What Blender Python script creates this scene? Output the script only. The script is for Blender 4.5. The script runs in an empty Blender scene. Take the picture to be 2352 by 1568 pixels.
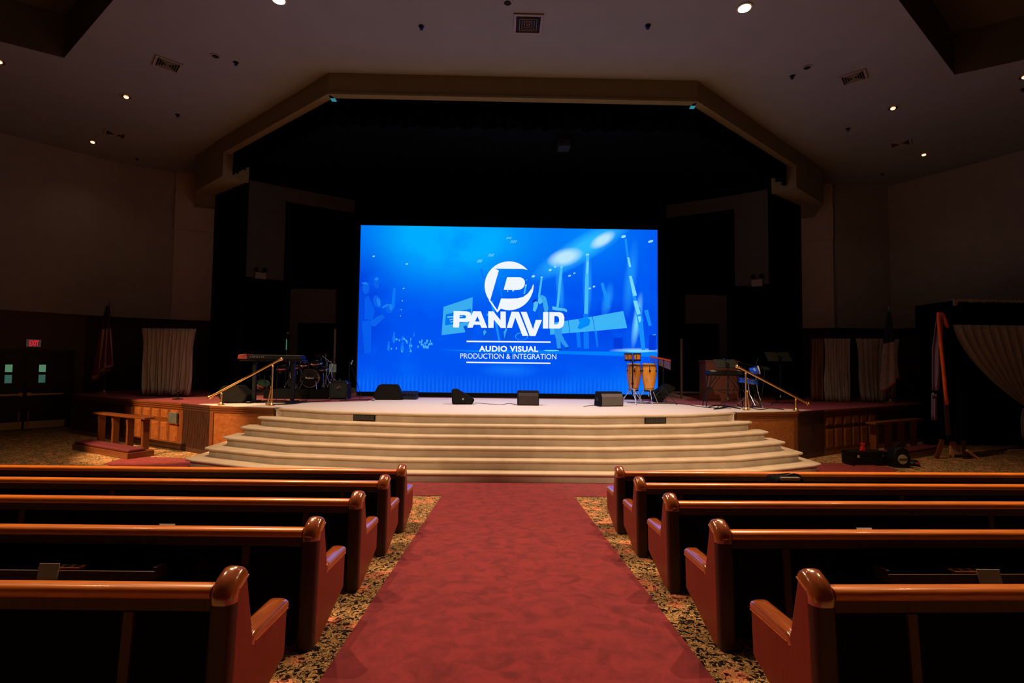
import bpy, math, random
from mathutils import Vector, Matrix
random.seed(7)
S = bpy.context.scene
COL = S.collection
PI = math.pi

# ------------------------------------------------------------------ camera
F = 1150.0                       # focal length in pixels of the 2352 wide frame
CAM = Vector((-0.1, 0.0, 2.10))
YAW, PITCH, ROLL = 0.0174, 0.0452, 0.0115
R3 = (Matrix.Rotation(-YAW, 3, 'Z') @ Matrix.Rotation(PI/2 + PITCH, 3, 'X') @ Matrix.Rotation(ROLL, 3, 'Z'))
cd = bpy.data.cameras.new('camera')
cam = bpy.data.objects.new('camera', cd); COL.objects.link(cam)
cam.matrix_world = Matrix.Translation(CAM) @ R3.to_4x4()
cd.sensor_width = 36.0; cd.lens = F/2352*36.0; cd.clip_start = 0.05; cd.clip_end = 200
S.camera = cam

def ray(px, py):
    return R3 @ Vector(((px-1176)/F, -(py-784)/F, -1.0))
def G(px, py, z):                # point on the level plane z
    d = ray(px, py); t = (z-CAM.z)/d.z
    return CAM + d*t
def A(px, py, y):                # point on the upright plane y
    d = ray(px, py); t = (y-CAM.y)/d.y
    return CAM + d*t

# ------------------------------------------------------------------ world and exposure
W = bpy.data.worlds.new('world'); S.world = W; W.use_nodes = True
W.node_tree.nodes['Background'].inputs[0].default_value = (0, 0, 0, 1)
W.node_tree.nodes['Background'].inputs[1].default_value = 0
vs = S.view_settings
vs.view_transform = 'Standard'; vs.look = 'None'; vs.gamma = 1.0; vs.exposure = 0.0
vs.use_curve_mapping = False

# ------------------------------------------------------------------ lamps of the room
CEIL = 8.6
def spot(name, loc, target, power, color, size, blend=0.6, radius=0.08):
    l = bpy.data.lights.new(name, 'SPOT'); l.energy = power; l.color = color
    l.spot_size = math.radians(size); l.spot_blend = blend; l.shadow_soft_size = radius
    o = bpy.data.objects.new(name, l); COL.objects.link(o); o.location = loc
    o.rotation_euler = (Vector(target)-Vector(loc)).to_track_quat('-Z', 'Y').to_euler()
    return o
WARM = (1.0, 0.62, 0.33)
KEYS = [G(640, -2, CEIL), G(1710, 17, CEIL)]
DIMS = [G(290, 221, CEIL), G(213, 325, CEIL), G(-2, 140, CEIL), G(2051, 247, CEIL), G(2122, 354, CEIL), G(2354, 175, CEIL)]
for i, k in enumerate(KEYS):
    spot('downlight_lamp', (k.x, k.y, CEIL-0.07), (k.x*0.95, k.y-0.6, 0), 2000, WARM, 120, 0.9, 0.07)
for k in DIMS:
    spot('dim_downlight_lamp', (k.x, k.y, CEIL-0.07), (k.x, k.y, 0), 12, WARM, 120, 0.9, 0.06)
# further downlights over the seating, above the top of the picture
for (x, y, pw) in ((-5.2, 6.9, 1900), (5.2, 6.9, 1900), (-7.4, 4.8, 360), (7.4, 4.8, 300)):
    spot('seating_downlight_lamp', (x, y, CEIL-0.07), (x*0.8, y-2.8, 0), pw, WARM, 98, 0.9, 0.07)
# theatre spots on the lighting bar at the back of the hall
spot('front_spot_lamp', (-3.2, -3.5, 8.2), (-3.3, 11.5, 1.2), 3600, (1.0, 0.72, 0.46), 31, 0.8, 0.10)
spot('front_spot_lamp', (3.2, -3.5, 8.2), (3.0, 11.5, 1.2), 4600, (1.0, 0.72, 0.46), 31, 0.8, 0.10)
spot('aisle_spot_lamp', (0.2, 6.2, 8.3), (0.1, 3.9, 0.4), 320, (1.0, 0.66, 0.42), 36, 1.0, 0.12)
spot('side_spot_lamp', (-11.6, 5.2, 8.2), (-7.6, 12.1, 0.7), 12000, (1.0, 0.58, 0.26), 23, 0.4, 0.05)
spot('stage_wash_lamp', (-1.5, 12.3, 7.4), (-0.6, 13.0, 1.1), 640, (0.93, 0.84, 0.95), 90, 0.9, 0.15)
spot('stage_wash_lamp', (2.2, 12.3, 7.4), (1.6, 13.0, 1.1), 640, (0.93, 0.84, 0.95), 90, 0.9, 0.15)

# ------------------------------------------------------------------ materials
MATS = {}
def new_mat(name):
    m = bpy.data.materials.new(name); m.use_nodes = True; MATS[name] = m
    nt = m.node_tree; return m, nt, nt.nodes, nt.links, nt.nodes['Principled BSDF']
def lin(c):
    return tuple(((v/255)/12.92 if v/255 <= 0.04045 else ((v/255+0.055)/1.055)**2.4) for v in c)
def mat(name, rgb, rough=0.6, metal=0.0, var=0.15, scale=8.0, bump=0.0, spec=0.5, coat=0.0, stretch=None):
    if name in MATS: return MATS[name]
    m, nt, N, L, P = new_mat(name)
    tc = N.new('ShaderNodeTexCoord'); mp = N.new('ShaderNodeMapping'); no = N.new('ShaderNodeTexNoise')
    L.new(tc.outputs['Object'], mp.inputs[0]); L.new(mp.outputs[0], no.inputs[0])
    if stretch: mp.inputs['Scale'].default_value = stretch
    no.inputs['Scale'].default_value = scale; no.inputs['Detail'].default_value = 4
    c = rgb
    cr = N.new('ShaderNodeValToRGB')
    cr.color_ramp.elements[0].position = 0.3; cr.color_ramp.elements[1].position = 0.7
    cr.color_ramp.elements[0].color = (c[0]*(1-var), c[1]*(1-var), c[2]*(1-var), 1)
    cr.color_ramp.elements[1].color = (min(1, c[0]*(1+var)), min(1, c[1]*(1+var)), min(1, c[2]*(1+var)), 1)
    L.new(no.outputs[0], cr.inputs[0]); L.new(cr.outputs[0], P.inputs['Base Color'])
    P.inputs['Roughness'].default_value = rough; P.inputs['Metallic'].default_value = metal
    P.inputs['Specular IOR Level'].default_value = spec
    if coat: P.inputs['Coat Weight'].default_value = coat; P.inputs['Coat Roughness'].default_value = 0.12
    if bump:
        b = N.new('ShaderNodeBump'); b.inputs['Strength'].default_value = bump; b.inputs['Distance'].default_value = 0.01
        L.new(no.outputs[0], b.inputs['Height']); L.new(b.outputs[0], P.inputs['Normal'])
    return m
def wood(name, c1, c2, rough=0.35, stretch=(1, 12, 12), scale=3.0, coat=0.0, dist=1.5):
    if name in MATS: return MATS[name]
    m, nt, N, L, P = new_mat(name)
    tc = N.new('ShaderNodeTexCoord'); mp = N.new('ShaderNodeMapping'); no = N.new('ShaderNodeTexNoise')
    mp.inputs['Scale'].default_value = stretch
    L.new(tc.outputs['Object'], mp.inputs[0]); L.new(mp.outputs[0], no.inputs[0])
    no.inputs['Scale'].default_value = scale; no.inputs['Detail'].default_value = 6; no.inputs['Distortion'].default_value = dist
    cr = N.new('ShaderNodeValToRGB'); e = cr.color_ramp.elements
    e[0].position = 0.32; e[1].position = 0.68; e[0].color = (*c1, 1); e[1].color = (*c2, 1)
    L.new(no.outputs[0], cr.inputs[0]); L.new(cr.outputs[0], P.inputs['Base Color'])
    P.inputs['Roughness'].default_value = rough
    if coat:
        P.inputs['Coat Weight'].default_value = coat; P.inputs['Coat Roughness'].default_value = 0.10
        if coat >= 1: P.inputs['Coat IOR'].default_value = 2.5
    b = N.new('ShaderNodeBump'); b.inputs['Strength'].default_value = 0.08; b.inputs['Distance'].default_value = 0.004
    L.new(no.outputs[0], b.inputs['Height']); L.new(b.outputs[0], P.inputs['Normal'])
    return m
def emit(name, rgb, strength=1.0):
    if name in MATS: return MATS[name]
    m, nt, N, L, P = new_mat(name)
    N.remove(P); e = N.new('ShaderNodeEmission'); e.inputs[0].default_value = (*rgb, 1); e.inputs[1].default_value = strength
    L.new(e.outputs[0], N['Material Output'].inputs[0]); return m

def floral_carpet():
    m, nt, N, L, P = new_mat('floral_carpet')
    tc = N.new('ShaderNodeTexCoord')
    wn = N.new('ShaderNodeTexNoise'); wn.inputs['Scale'].default_value = 7; wn.inputs['Detail'].default_value = 2
    L.new(tc.outputs['Object'], wn.inputs[0])
    mx = N.new('ShaderNodeVectorMath'); mx.operation = 'MULTIPLY_ADD'
    mx.inputs[1].default_value = (0.10, 0.10, 0.10)
    L.new(wn.outputs['Color'], mx.inputs[0]); L.new(tc.outputs['Object'], mx.inputs[2])
    # curling leaves
    n1 = N.new('ShaderNodeTexNoise'); n1.inputs['Scale'].default_value = 31; n1.inputs['Detail'].default_value = 3; n1.inputs['Distortion'].default_value = 1.1
    L.new(mx.outputs[0], n1.inputs[0])
    leaf = N.new('ShaderNodeValToRGB'); r = leaf.color_ramp; r.interpolation = 'LINEAR'
    r.elements[0].position = 0.40; r.elements[0].color = (0.010, 0.008, 0.008, 1)
    r.elements[1].position = 0.47; r.elements[1].color = (0.010, 0.009, 0.008, 1)
    for p, c in ((0.485, (0.30, 0.18, 0.05)), (0.515, (0.62, 0.37, 0.16)), (0.55, (0.68, 0.42, 0.19)), (0.57, (0.14, 0.09, 0.03)), (0.59, (0.10, 0.11, 0.035)), (0.625, (0.02, 0.014, 0.01)), (0.67, (0.70, 0.40, 0.18))):
        e = r.elements.new(p); e.color = (*c, 1)
    L.new(n1.outputs[0], leaf.inputs[0])
    # blossoms
    vo = N.new('ShaderNodeTexVoronoi'); vo.inputs['Scale'].default_value = 4.2
    L.new(mx.outputs[0], vo.inputs['Vector'])
    pet = N.new('ShaderNodeValToRGB'); r = pet.color_ramp
    r.elements[0].position = 0.38; r.elements[0].color = (0.02, 0.008, 0.008, 1)
    r.elements[1].position = 0.66; r.elements[1].color = (0.06, 0.05, 0.02, 1)
    for p, c in ((0.43, (0.30, 0.05, 0.03)), (0.48, (0.75, 0.25, 0.13)), (0.52, (0.85, 0.42, 0.22)), (0.56, (0.35, 0.06, 0.04)), (0.60, (0.80, 0.45, 0.18))):
        e = r.elements.new(p); e.color = (*c, 1)
    L.new(n1.outputs[0], pet.inputs[0])
    ms = N.new('ShaderNodeValToRGB'); r = ms.color_ramp
    r.elements[0].position = 0.22; r.elements[0].color = (1, 1, 1, 1); r.elements[1].position = 0.42; r.elements[1].color = (0, 0, 0, 1)
    L.new(vo.outputs['Distance'], ms.inputs[0])
    mix = N.new('ShaderNodeMix'); mix.data_type = 'RGBA'
    L.new(ms.outputs[0], mix.inputs[0]); L.new(leaf.outputs[0], mix.inputs[6]); L.new(pet.outputs[0], mix.inputs[7])
    L.new(mix.outputs[2], P.inputs['Base Color'])
    P.inputs['Roughness'].default_value = 0.95; P.inputs['Specular IOR Level'].default_value = 0.1
    f = N.new('ShaderNodeTexNoise'); f.inputs['Scale'].default_value = 400
    L.new(tc.outputs['Object'], f.inputs[0])
    b = N.new('ShaderNodeBump'); b.inputs['Strength'].default_value = 0.5; b.inputs['Distance'].default_value = 0.004
    L.new(f.outputs[0], b.inputs['Height']); L.new(b.outputs[0], P.inputs['Normal'])
    return m
M_FLORAL = floral_carpet()

def plush(name, c1, c2, scale=2.2, fine=180, bump=0.5):
    m, nt, N, L, P = new_mat(name)
    tc = N.new('ShaderNodeTexCoord')
    a = N.new('ShaderNodeTexNoise'); a.inputs['Scale'].default_value = scale; a.inputs['Detail'].default_value = 8; a.inputs['Roughness'].default_value = 0.62; a.inputs['Distortion'].default_value = 0.6
    b = N.new('ShaderNodeTexNoise'); b.inputs['Scale'].default_value = fine; b.inputs['Detail'].default_value = 2
    L.new(tc.outputs['Object'], a.inputs[0]); L.new(tc.outputs['Object'], b.inputs[0])
    ad = N.new('ShaderNodeMath'); ad.operation = 'MULTIPLY_ADD'; ad.inputs[1].default_value = 0.35
    L.new(b.outputs[0], ad.inputs[0]); L.new(a.outputs[0], ad.inputs[2])
    cr = N.new('ShaderNodeValToRGB'); e = cr.color_ramp.elements
    e[0].position = 0.50; e[1].position = 0.78; e[0].color = (*c1, 1); e[1].color = (*c2, 1)
    L.new(ad.outputs[0], cr.inputs[0]); L.new(cr.outputs[0], P.inputs['Base Color'])
    P.inputs['Roughness'].default_value = 0.95; P.inputs['Specular IOR Level'].default_value = 0.1
    P.inputs['Sheen Weight'].default_value = 0.15
    bm = N.new('ShaderNodeBump'); bm.inputs['Strength'].default_value = bump; bm.inputs['Distance'].default_value = 0.003
    L.new(b.outputs[0], bm.inputs['Height']); L.new(bm.outputs[0], P.inputs['Normal'])
    return m
M_RED = plush('red_carpet', (0.125, 0.0125, 0.017), (0.225, 0.023, 0.029), 7.0)
M_STAGERED = plush('stage_red_carpet', (0.16, 0.012, 0.020), (0.22, 0.02, 0.028))

def berber():
    m, nt, N, L, P = new_mat('cream_berber')
    tc = N.new('ShaderNodeTexCoord'); mp = N.new('ShaderNodeMapping'); mp.inputs['Scale'].default_value = (1, 1, 1)
    L.new(tc.outputs['Object'], mp.inputs[0])
    wv = N.new('ShaderNodeTexWave'); wv.bands_direction = 'X'; wv.inputs['Scale'].default_value = 26; wv.inputs['Distortion'].default_value = 0.6; wv.inputs['Detail'].default_value = 1
    wz = N.new('ShaderNodeTexWave'); wz.bands_direction = 'Z'; wz.inputs['Scale'].default_value = 30; wz.inputs['Distortion'].default_value = 0.6
    L.new(mp.outputs[0], wv.inputs[0]); L.new(mp.outputs[0], wz.inputs[0])
    ml = N.new('ShaderNodeMath'); ml.operation = 'MULTIPLY'
    L.new(wv.outputs['Fac'], ml.inputs[0]); L.new(wz.outputs['Fac'], ml.inputs[1])
    n = N.new('ShaderNodeTexNoise'); n.inputs['Scale'].default_value = 3
    L.new(tc.outputs['Object'], n.inputs[0])
    ad = N.new('ShaderNodeMath'); ad.operation = 'MULTIPLY_ADD'; ad.inputs[1].default_value = 0.35
    L.new(ml.outputs[0], ad.inputs[0]); L.new(n.outputs[0], ad.inputs[2])
    cr = N.new('ShaderNodeValToRGB'); e = cr.color_ramp.elements
    e[0].position = 0.3; e[1].position = 0.95; e[0].color = (0.47, 0.375, 0.27, 1); e[1].color = (0.62, 0.52, 0.40, 1)
    L.new(ad.outputs[0], cr.inputs[0]); L.new(cr.outputs[0], P.inputs['Base Color'])
    P.inputs['Roughness'].default_value = 0.95; P.inputs['Specular IOR Level'].default_value = 0.1
    b = N.new('ShaderNodeBump'); b.inputs['Strength'].default_value = 0.35; b.inputs['Distance'].default_value = 0.004
    L.new(ml.outputs[0], b.inputs['Height']); L.new(b.outputs[0], P.inputs['Normal'])
    return m
M_BERBER = berber()
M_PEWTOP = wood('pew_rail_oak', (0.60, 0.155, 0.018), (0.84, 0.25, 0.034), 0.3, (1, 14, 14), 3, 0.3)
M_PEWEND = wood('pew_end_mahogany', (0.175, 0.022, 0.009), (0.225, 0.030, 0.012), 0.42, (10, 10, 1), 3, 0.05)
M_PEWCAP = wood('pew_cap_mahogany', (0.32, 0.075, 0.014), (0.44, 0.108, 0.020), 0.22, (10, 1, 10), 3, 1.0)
M_STILE = wood('pew_stile_oak', (0.055, 0.022, 0.008), (0.085, 0.034, 0.012), 0.5, (12, 12, 1), 3)
M_NAVY = mat('navy_pew_fabric', (0.006, 0.007, 0.009), 0.95, 0, 0.3, 120, 0.3, 0.1)
M_WALL = mat('beige_wall_paint', (0.31, 0.30, 0.295), 0.9, 0, 0.05, 3, 0.05, 0.1)
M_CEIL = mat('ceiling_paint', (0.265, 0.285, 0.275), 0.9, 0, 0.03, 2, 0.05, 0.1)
M_HEAD = mat('header_paint', (0.23, 0.21, 0.13), 0.9, 0, 0.04, 2, 0.05, 0.1)
M_PIL = mat('pilaster_lit_beige', (0.44, 0.385, 0.34), 0.9, 0, 0.05, 3, 0.05, 0.1)  # wall beige made paler to hold the stronger light on the pilasters
M_DARKWALL = mat('dark_lower_wall', (0.045, 0.036, 0.024), 0.9, 0, 0.2, 4, 0.0, 0.1)
M_BLACKWALL = mat('black_stage_wall', (0.004, 0.0045, 0.005), 0.95, 0, 0.2, 4, 0.0, 0.05)
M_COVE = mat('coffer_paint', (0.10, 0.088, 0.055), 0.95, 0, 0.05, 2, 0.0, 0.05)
M_STAGEWOOD = wood('stage_oak_veneer', (0.20, 0.058, 0.014), (0.30, 0.10, 0.026), 0.35, (1.2, 1.2, 2.2), 6, 0.15, 1.0)
M_STAGETRIM = wood('stage_oak_trim', (0.11, 0.030, 0.008), (0.17, 0.050, 0.013), 0.35, (2, 2, 14), 3, 0.2)
M_DARKWOOD = wood('dark_fluted_wood', (0.034, 0.011, 0.005), (0.055, 0.018, 0.007), 0.5, (14, 14, 1), 3)
M_BRASS = mat('polished_brass', (0.90, 0.56, 0.22), 0.3, 1.0, 0.08, 6)
M_CHROME = mat('chrome', (0.75, 0.77, 0.8), 0.15, 1.0, 0.04, 6)
M_BLACK = mat('black_plastic', (0.004, 0.004, 0.005), 0.5, 0, 0.2, 20, 0, 0.25)
M_BLACKMET = mat('black_metal', (0.010, 0.010, 0.012), 0.35, 0.4, 0.2, 20, 0, 0.3)
M_GREYGRILLE = mat('grey_grille_cloth', (0.11, 0.096, 0.09), 0.9, 0, 0.35, 150, 0.3, 0.2)
M_WEDGE = mat('wedge_carpet_black', (0.003, 0.003, 0.004), 0.9, 0, 0.3, 90, 0.2, 0.15)
M_CLOTH = mat('sheer_grey_cloth', (0.34, 0.31, 0.295), 0.9, 0, 0.15, 3, 0, 0.1, 0, (6, 6, 0.6))
M_CLOTHB = mat('sheer_brown_cloth', (0.17, 0.08, 0.055), 0.9, 0, 0.2, 3, 0, 0.1, 0, (6, 6, 0.6))
M_VALANCE = mat('black_velvet', (0.004, 0.004, 0.005), 0.95, 0, 0.2, 4, 0, 0.05)
M_VENT = mat('vent_painted_metal', (0.30, 0.26, 0.21), 0.6, 0.0, 0.05, 6)
M_VOID = mat('painted_opening_shade', (0.004, 0.004, 0.004), 0.9, 0, 0.1, 6)  # black colour stands for the shade inside vents and cup holes
M_WHITEBOX = mat('off_white_plastic', (0.45, 0.43, 0.40), 0.5, 0, 0.05, 6)
M_PAPER = mat('white_card', (0.50, 0.42, 0.38), 0.8, 0, 0.04, 10)
M_CONGA = wood('conga_honey_wood', (0.56, 0.215, 0.022), (0.74, 0.33, 0.045), 0.18, (9, 9, 0.7), 3, 0.6)
M_CONGADARK = wood('conga_amber_wood', (0.34, 0.11, 0.018), (0.50, 0.19, 0.03), 0.18, (9, 9, 0.7), 3, 0.6)
M_SKIN = mat('drum_head_hide', (0.42, 0.32, 0.22), 0.7, 0, 0.15, 12)
M_BLUE = mat('blue_drum_wrap', (0.01, 0.10, 0.75), 0.2, 0.2, 0.2, 40, 0, 0.5, 0.5)
M_REDP = mat('red_plastic', (0.55, 0.02, 0.02), 0.4, 0, 0.1, 10)
M_DOOR = mat('dark_green_black_door', (0.008, 0.012, 0.011), 0.5, 0, 0.2, 5)
M_KEYW = mat('ivory_keys', (0.5, 0.5, 0.48), 0.4, 0, 0.05, 5)
M_FLAGR = mat('flag_red', (0.12, 0.010, 0.014), 0.9)
M_FLAGW = mat('flag_white', (0.42, 0.34, 0.32), 0.9)
M_FLAGB = mat('flag_blue', (0.012, 0.016, 0.05), 0.9)
M_GOLDFR = mat('gold_fringe', (0.35, 0.16, 0.05), 0.8)
M_PINE = wood('bare_pine', (0.46, 0.22, 0.09), (0.60, 0.32, 0.14), 0.6, (8, 8, 1), 3)
M_ORANGE = mat('orange_sash', (0.85, 0.13, 0.01), 0.8, 0, 0.1, 8)
M_PURPLE = mat('violet_cloth', (0.20, 0.13, 0.25), 0.9, 0, 0.2, 4, 0, 0.1, 0, (6, 6, 0.6))
M_CRIMSON = mat('crimson_kneeler_pad', (0.085, 0.004, 0.012), 0.8, 0, 0.1, 8)

# ------------------------------------------------------------------ mesh builder
class MB:
    def __init__(s, off=(0, 0, 0)):
        s.v = []; s.f = []; s.off = Vector(off)
    def _add(s, vs, fs):
        n = len(s.v); s.v += [Vector(p)-s.off for p in vs]; s.f += [tuple(i+n for i in f) for f in fs]; return s
    def box(s, a, b):
        x0, y0, z0 = a; x1, y1, z1 = b
        x0, x1 = min(x0, x1), max(x0, x1); y0, y1 = min(y0, y1), max(y0, y1); z0, z1 = min(z0, z1), max(z0, z1)
        return s._add([(x0,y0,z0),(x1,y0,z0),(x1,y1,z0),(x0,y1,z0),(x0,y0,z1),(x1,y0,z1),(x1,y1,z1),(x0,y1,z1)],
                      [(0,3,2,1),(4,5,6,7),(0,1,5,4),(1,2,6,5),(2,3,7,6),(3,0,4,7)])
    def slab(s, p, q, t, z0, z1, up=0):      # upright board from plan point p to q, thickness t to the left-hand side
        p = Vector((p[0], p[1], 0)); q = Vector((q[0], q[1], 0)); d = (q-p).normalized(); n = Vector((-d.y, d.x, 0))*t
        a, b, c, e = p, q, q+n, p+n
        pts = [Vector((k.x, k.y, z0)) for k in (a, b, c, e)] + [Vector((k.x, k.y, z1)) for k in (a, b, c, e)]
        return s._add(pts, [(0,3,2,1),(4,5,6,7),(0,1,5,4),(1,2,6,5),(2,3,7,6),(3,0,4,7)])
    def prism(s, poly, axis, a, b):          # poly in the two other axes, extruded along axis from a to b
        def mk(u, v, w):
            return {'x': (w, u, v), 'y': (u, w, v), 'z': (u, v, w)}[axis]
        n = len(poly)
        vs = [mk(u, v, a) for u, v in poly] + [mk(u, v, b) for u, v in poly]
        fs = [tuple(range(n-1, -1, -1)), tuple(range(n, 2*n))] + [(i, (i+1) % n, n+(i+1) % n, n+i) for i in range(n)]
        return s._add(vs, fs)
    def cyl(s, p, q, r, r2=None, n=12):
        p = Vector(p); q = Vector(q); r2 = r if r2 is None else r2
        d = (q-p)
        if d.length < 1e-9: return s
        d.normalize(); u = d.orthogonal().normalized(); w = d.cross(u)
        vs = []
        for c, rr in ((p, r), (q, r2)):
            for i in range(n):
                a = 2*PI*i/n; vs.append(c + (u*math.cos(a)+w*math.sin(a))*rr)
        return s._add(vs, [tuple(range(n-1, -1, -1)), tuple(range(n, 2*n))] + [(i, (i+1) % n, n+(i+1) % n, n+i) for i in range(n)])
    def tube(s, pts, r, n=8):
        for a, b in zip(pts, pts[1:]): s.cyl(a, b, r, n=n)
        for a in pts[1:-1]: s.ball(a, r, 6, 8)
        return s
    def lathe(s, prof, c=(0, 0, 0), axis=(0, 0, 1), n=24):   # prof: (radius, height)
        c = Vector(c); d = Vector(axis).normalized(); u = d.orthogonal().normalized(); w = d.cross(u)
        vs = []; m = len(prof)
        for r, h in prof:
            for i in range(n):
                a = 2*PI*i/n; vs.append(c + d*h + (u*math.cos(a)+w*math.sin(a))*max(r, 1e-4))
        ring = m == 4 and min(prof[0][0], prof[3][0]) > 0.02 and prof[1][0] > prof[0][0]*1.01 and prof[2][0] > prof[3][0]*1.01 and abs(prof[0][0]-prof[3][0]) < 0.1*prof[1][0] and prof[0][0] > 0.6*prof[1][0]
        fs = [(3*n+i, 3*n+(i+1) % n, (i+1) % n, i) for i in range(n)] if ring else [tuple(range(n-1, -1, -1)), tuple(range((m-1)*n, m*n))]
        for j in range(m-1):
            for i in range(n):
                fs.append((j*n+i, j*n+(i+1) % n, (j+1)*n+(i+1) % n, (j+1)*n+i))
        return s._add(vs, fs)
    def ball(s, c, r, m=8, n=12):
        return s.lathe([(r*math.sin(PI*k/m), -r*math.cos(PI*k/m)) for k in range(m+1)], c, (0, 0, 1), n)
    def poly(s, pts): return s._add(pts, [tuple(range(len(pts)))])
    def grid(s, rows):
        m = len(rows); n = len(rows[0]); vs = [p for r in rows for p in r]
        return s._add(vs, [(j*n+i, j*n+i+1, (j+1)*n+i+1, (j+1)*n+i) for j in range(m-1) for i in range(n-1)])
    def build(s, name, material, parent=None, bevel=0, seg=2, smooth=False, solid=0, weld=False):
        me = bpy.data.meshes.new(name); me.from_pydata([tuple(v) for v in s.v], [], s.f); me.update()
        me.materials.append(material)
        o = bpy.data.objects.new(name, me); COL.objects.link(o)
        if parent is not None: o.parent = parent
        if solid:
            k = o.modifiers.new('solid', 'SOLIDIFY'); k.thickness = solid; k.offset = 0
        if bevel:
            k = o.modifiers.new('bevel', 'BEVEL'); k.width = bevel; k.segments = seg; k.limit_method = 'ANGLE'; k.angle_limit = math.radians(40)
        if smooth:
            for p in me.polygons: p.use_smooth = True
            try: me.set_sharp_from_angle(angle=math.radians(50))
            except Exception: pass
        return o

def tag(o, label, cat, group=None, kind=None):
    o['label'] = label; o['category'] = cat
    if group: o['group'] = group
    if kind: o['kind'] = kind
    return o
def thing(name, label, cat, loc=(0, 0, 0), rz=0, group=None, rx=0):
    o = bpy.data.objects.new(name, None); COL.objects.link(o); o.location = loc; o.rotation_euler = (rx, 0, rz)
    o.empty_display_size = 0.1
    return tag(o, label, cat, group)
def struct(o): o['kind'] = 'structure'; return o
def dup(root, loc, rz=None, label=None):
    def cp(o, par):
        c = o.copy(); COL.objects.link(c); c.parent = par
        for ch in list(o.children): cp(ch, c)
        return c
    r = root.copy(); COL.objects.link(r); r.location = loc
    if rz is not None: r.rotation_euler = (r.rotation_euler[0], 0, rz)
    if label: r['label'] = label
    for ch in list(root.children): cp(ch, r)
    return r

# ------------------------------------------------------------------ floor
SL = 0.0774; YB = 8.86
def fz(y): return max(0.0, SL*(YB-y))
b = MB()
ys = [-6, YB, 21]
for y0, y1 in zip(ys, ys[1:]):
    b.poly([(-19, y0, fz(y0)), (19, y0, fz(y0)), (19, y1, fz(y1)), (-19, y1, fz(y1))])
struct(b.build('floor', M_FLORAL))
b = MB(); T = 0.006
for y0, y1 in ((-4, 7.72), ):
    b._add([(-1.01, y0, fz(y0)+T), (1.01, y0, fz(y0)+T), (1.01, y1, fz(y1)+T), (-1.01, y1, fz(y1)+T),
            (-1.01, y0, fz(y0)+.001), (1.01, y0, fz(y0)+.001), (1.01, y1, fz(y1)+.001), (-1.01, y1, fz(y1)+.001)],
           [(0,1,2,3),(0,4,5,1),(1,5,6,2),(3,2,6,7),(0,3,7,4)])
# cross strip at the foot of the steps, following their bow
edge = [(-8.1, 10.3), (-6.9, 9.55), (-4.6, 8.15), (-2.0, 7.72), (2.0, 7.72), (4.6, 8.15), (6.9, 9.55), (8.1, 10.3)]
back = [(8.2, 11.1), (6.9, 11.0), (4.6, 9.6), (2.1, 9.1), (-2.1, 9.1), (-4.6, 9.6), (-6.9, 11.0), (-8.2, 11.1)]
n = len(edge)
for i in range(n-1):
    p, q = edge[i], edge[i+1]; r, t = back[n-2-i], back[n-1-i]
    def lp(a, c, k): return (a[0]+(c[0]-a[0])*k, a[1]+(c[1]-a[1])*k)
    # split where the slope of the floor ends
    K = [0, .5, 1] if True else [0, 1]
    for k0, k1 in zip(K, K[1:]):
        a1, a2, a3, a4 = lp(p, t, k0), lp(q, r, k0), lp(q, r, k1), lp(p, t, k1)
        b.poly([(x, y, fz(y)+T) for x, y in (a1, a2, a3, a4)])
tag(b.build('red_carpet_runner', M_RED), 'red plush carpet running down the centre aisle to the foot of the stage steps', 'carpet')

# ------------------------------------------------------------------ pews
def sweep_cap(mb, path, w, h, sx, endk=0.5, ex=0.75, startk=None):
    startk = endk if startk is None else startk
    """half-ellipse section (width w in x, height h along the normal) along a path in the y,z plane"""
    N = 14
    rows = []
    P = [Vector((0, y, z)) for y, z in path]
    for i, p in enumerate(P):
        a = P[max(i-1, 0)]; c = P[min(i+1, len(P)-1)]
        d = (c-a).normalized(); nrm = Vector((0, -d.z, d.y))
        k = startk if i == 0 else endk if i == len(P)-1 else 1.0
        row = []
        for j in range(N+1):
            t = PI*j/N
            cc = math.copysign(abs(math.cos(t))**ex, math.cos(t)); ss = abs(math.sin(t))**ex
            row.append(Vector((sx*(w/2 - cc*w/2), 0, 0)) + p + nrm*(ss*h*k))
        rows.append(row)
    mb.grid(rows)
    mb.poly(rows[0]); mb.poly(rows[-1])

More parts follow.
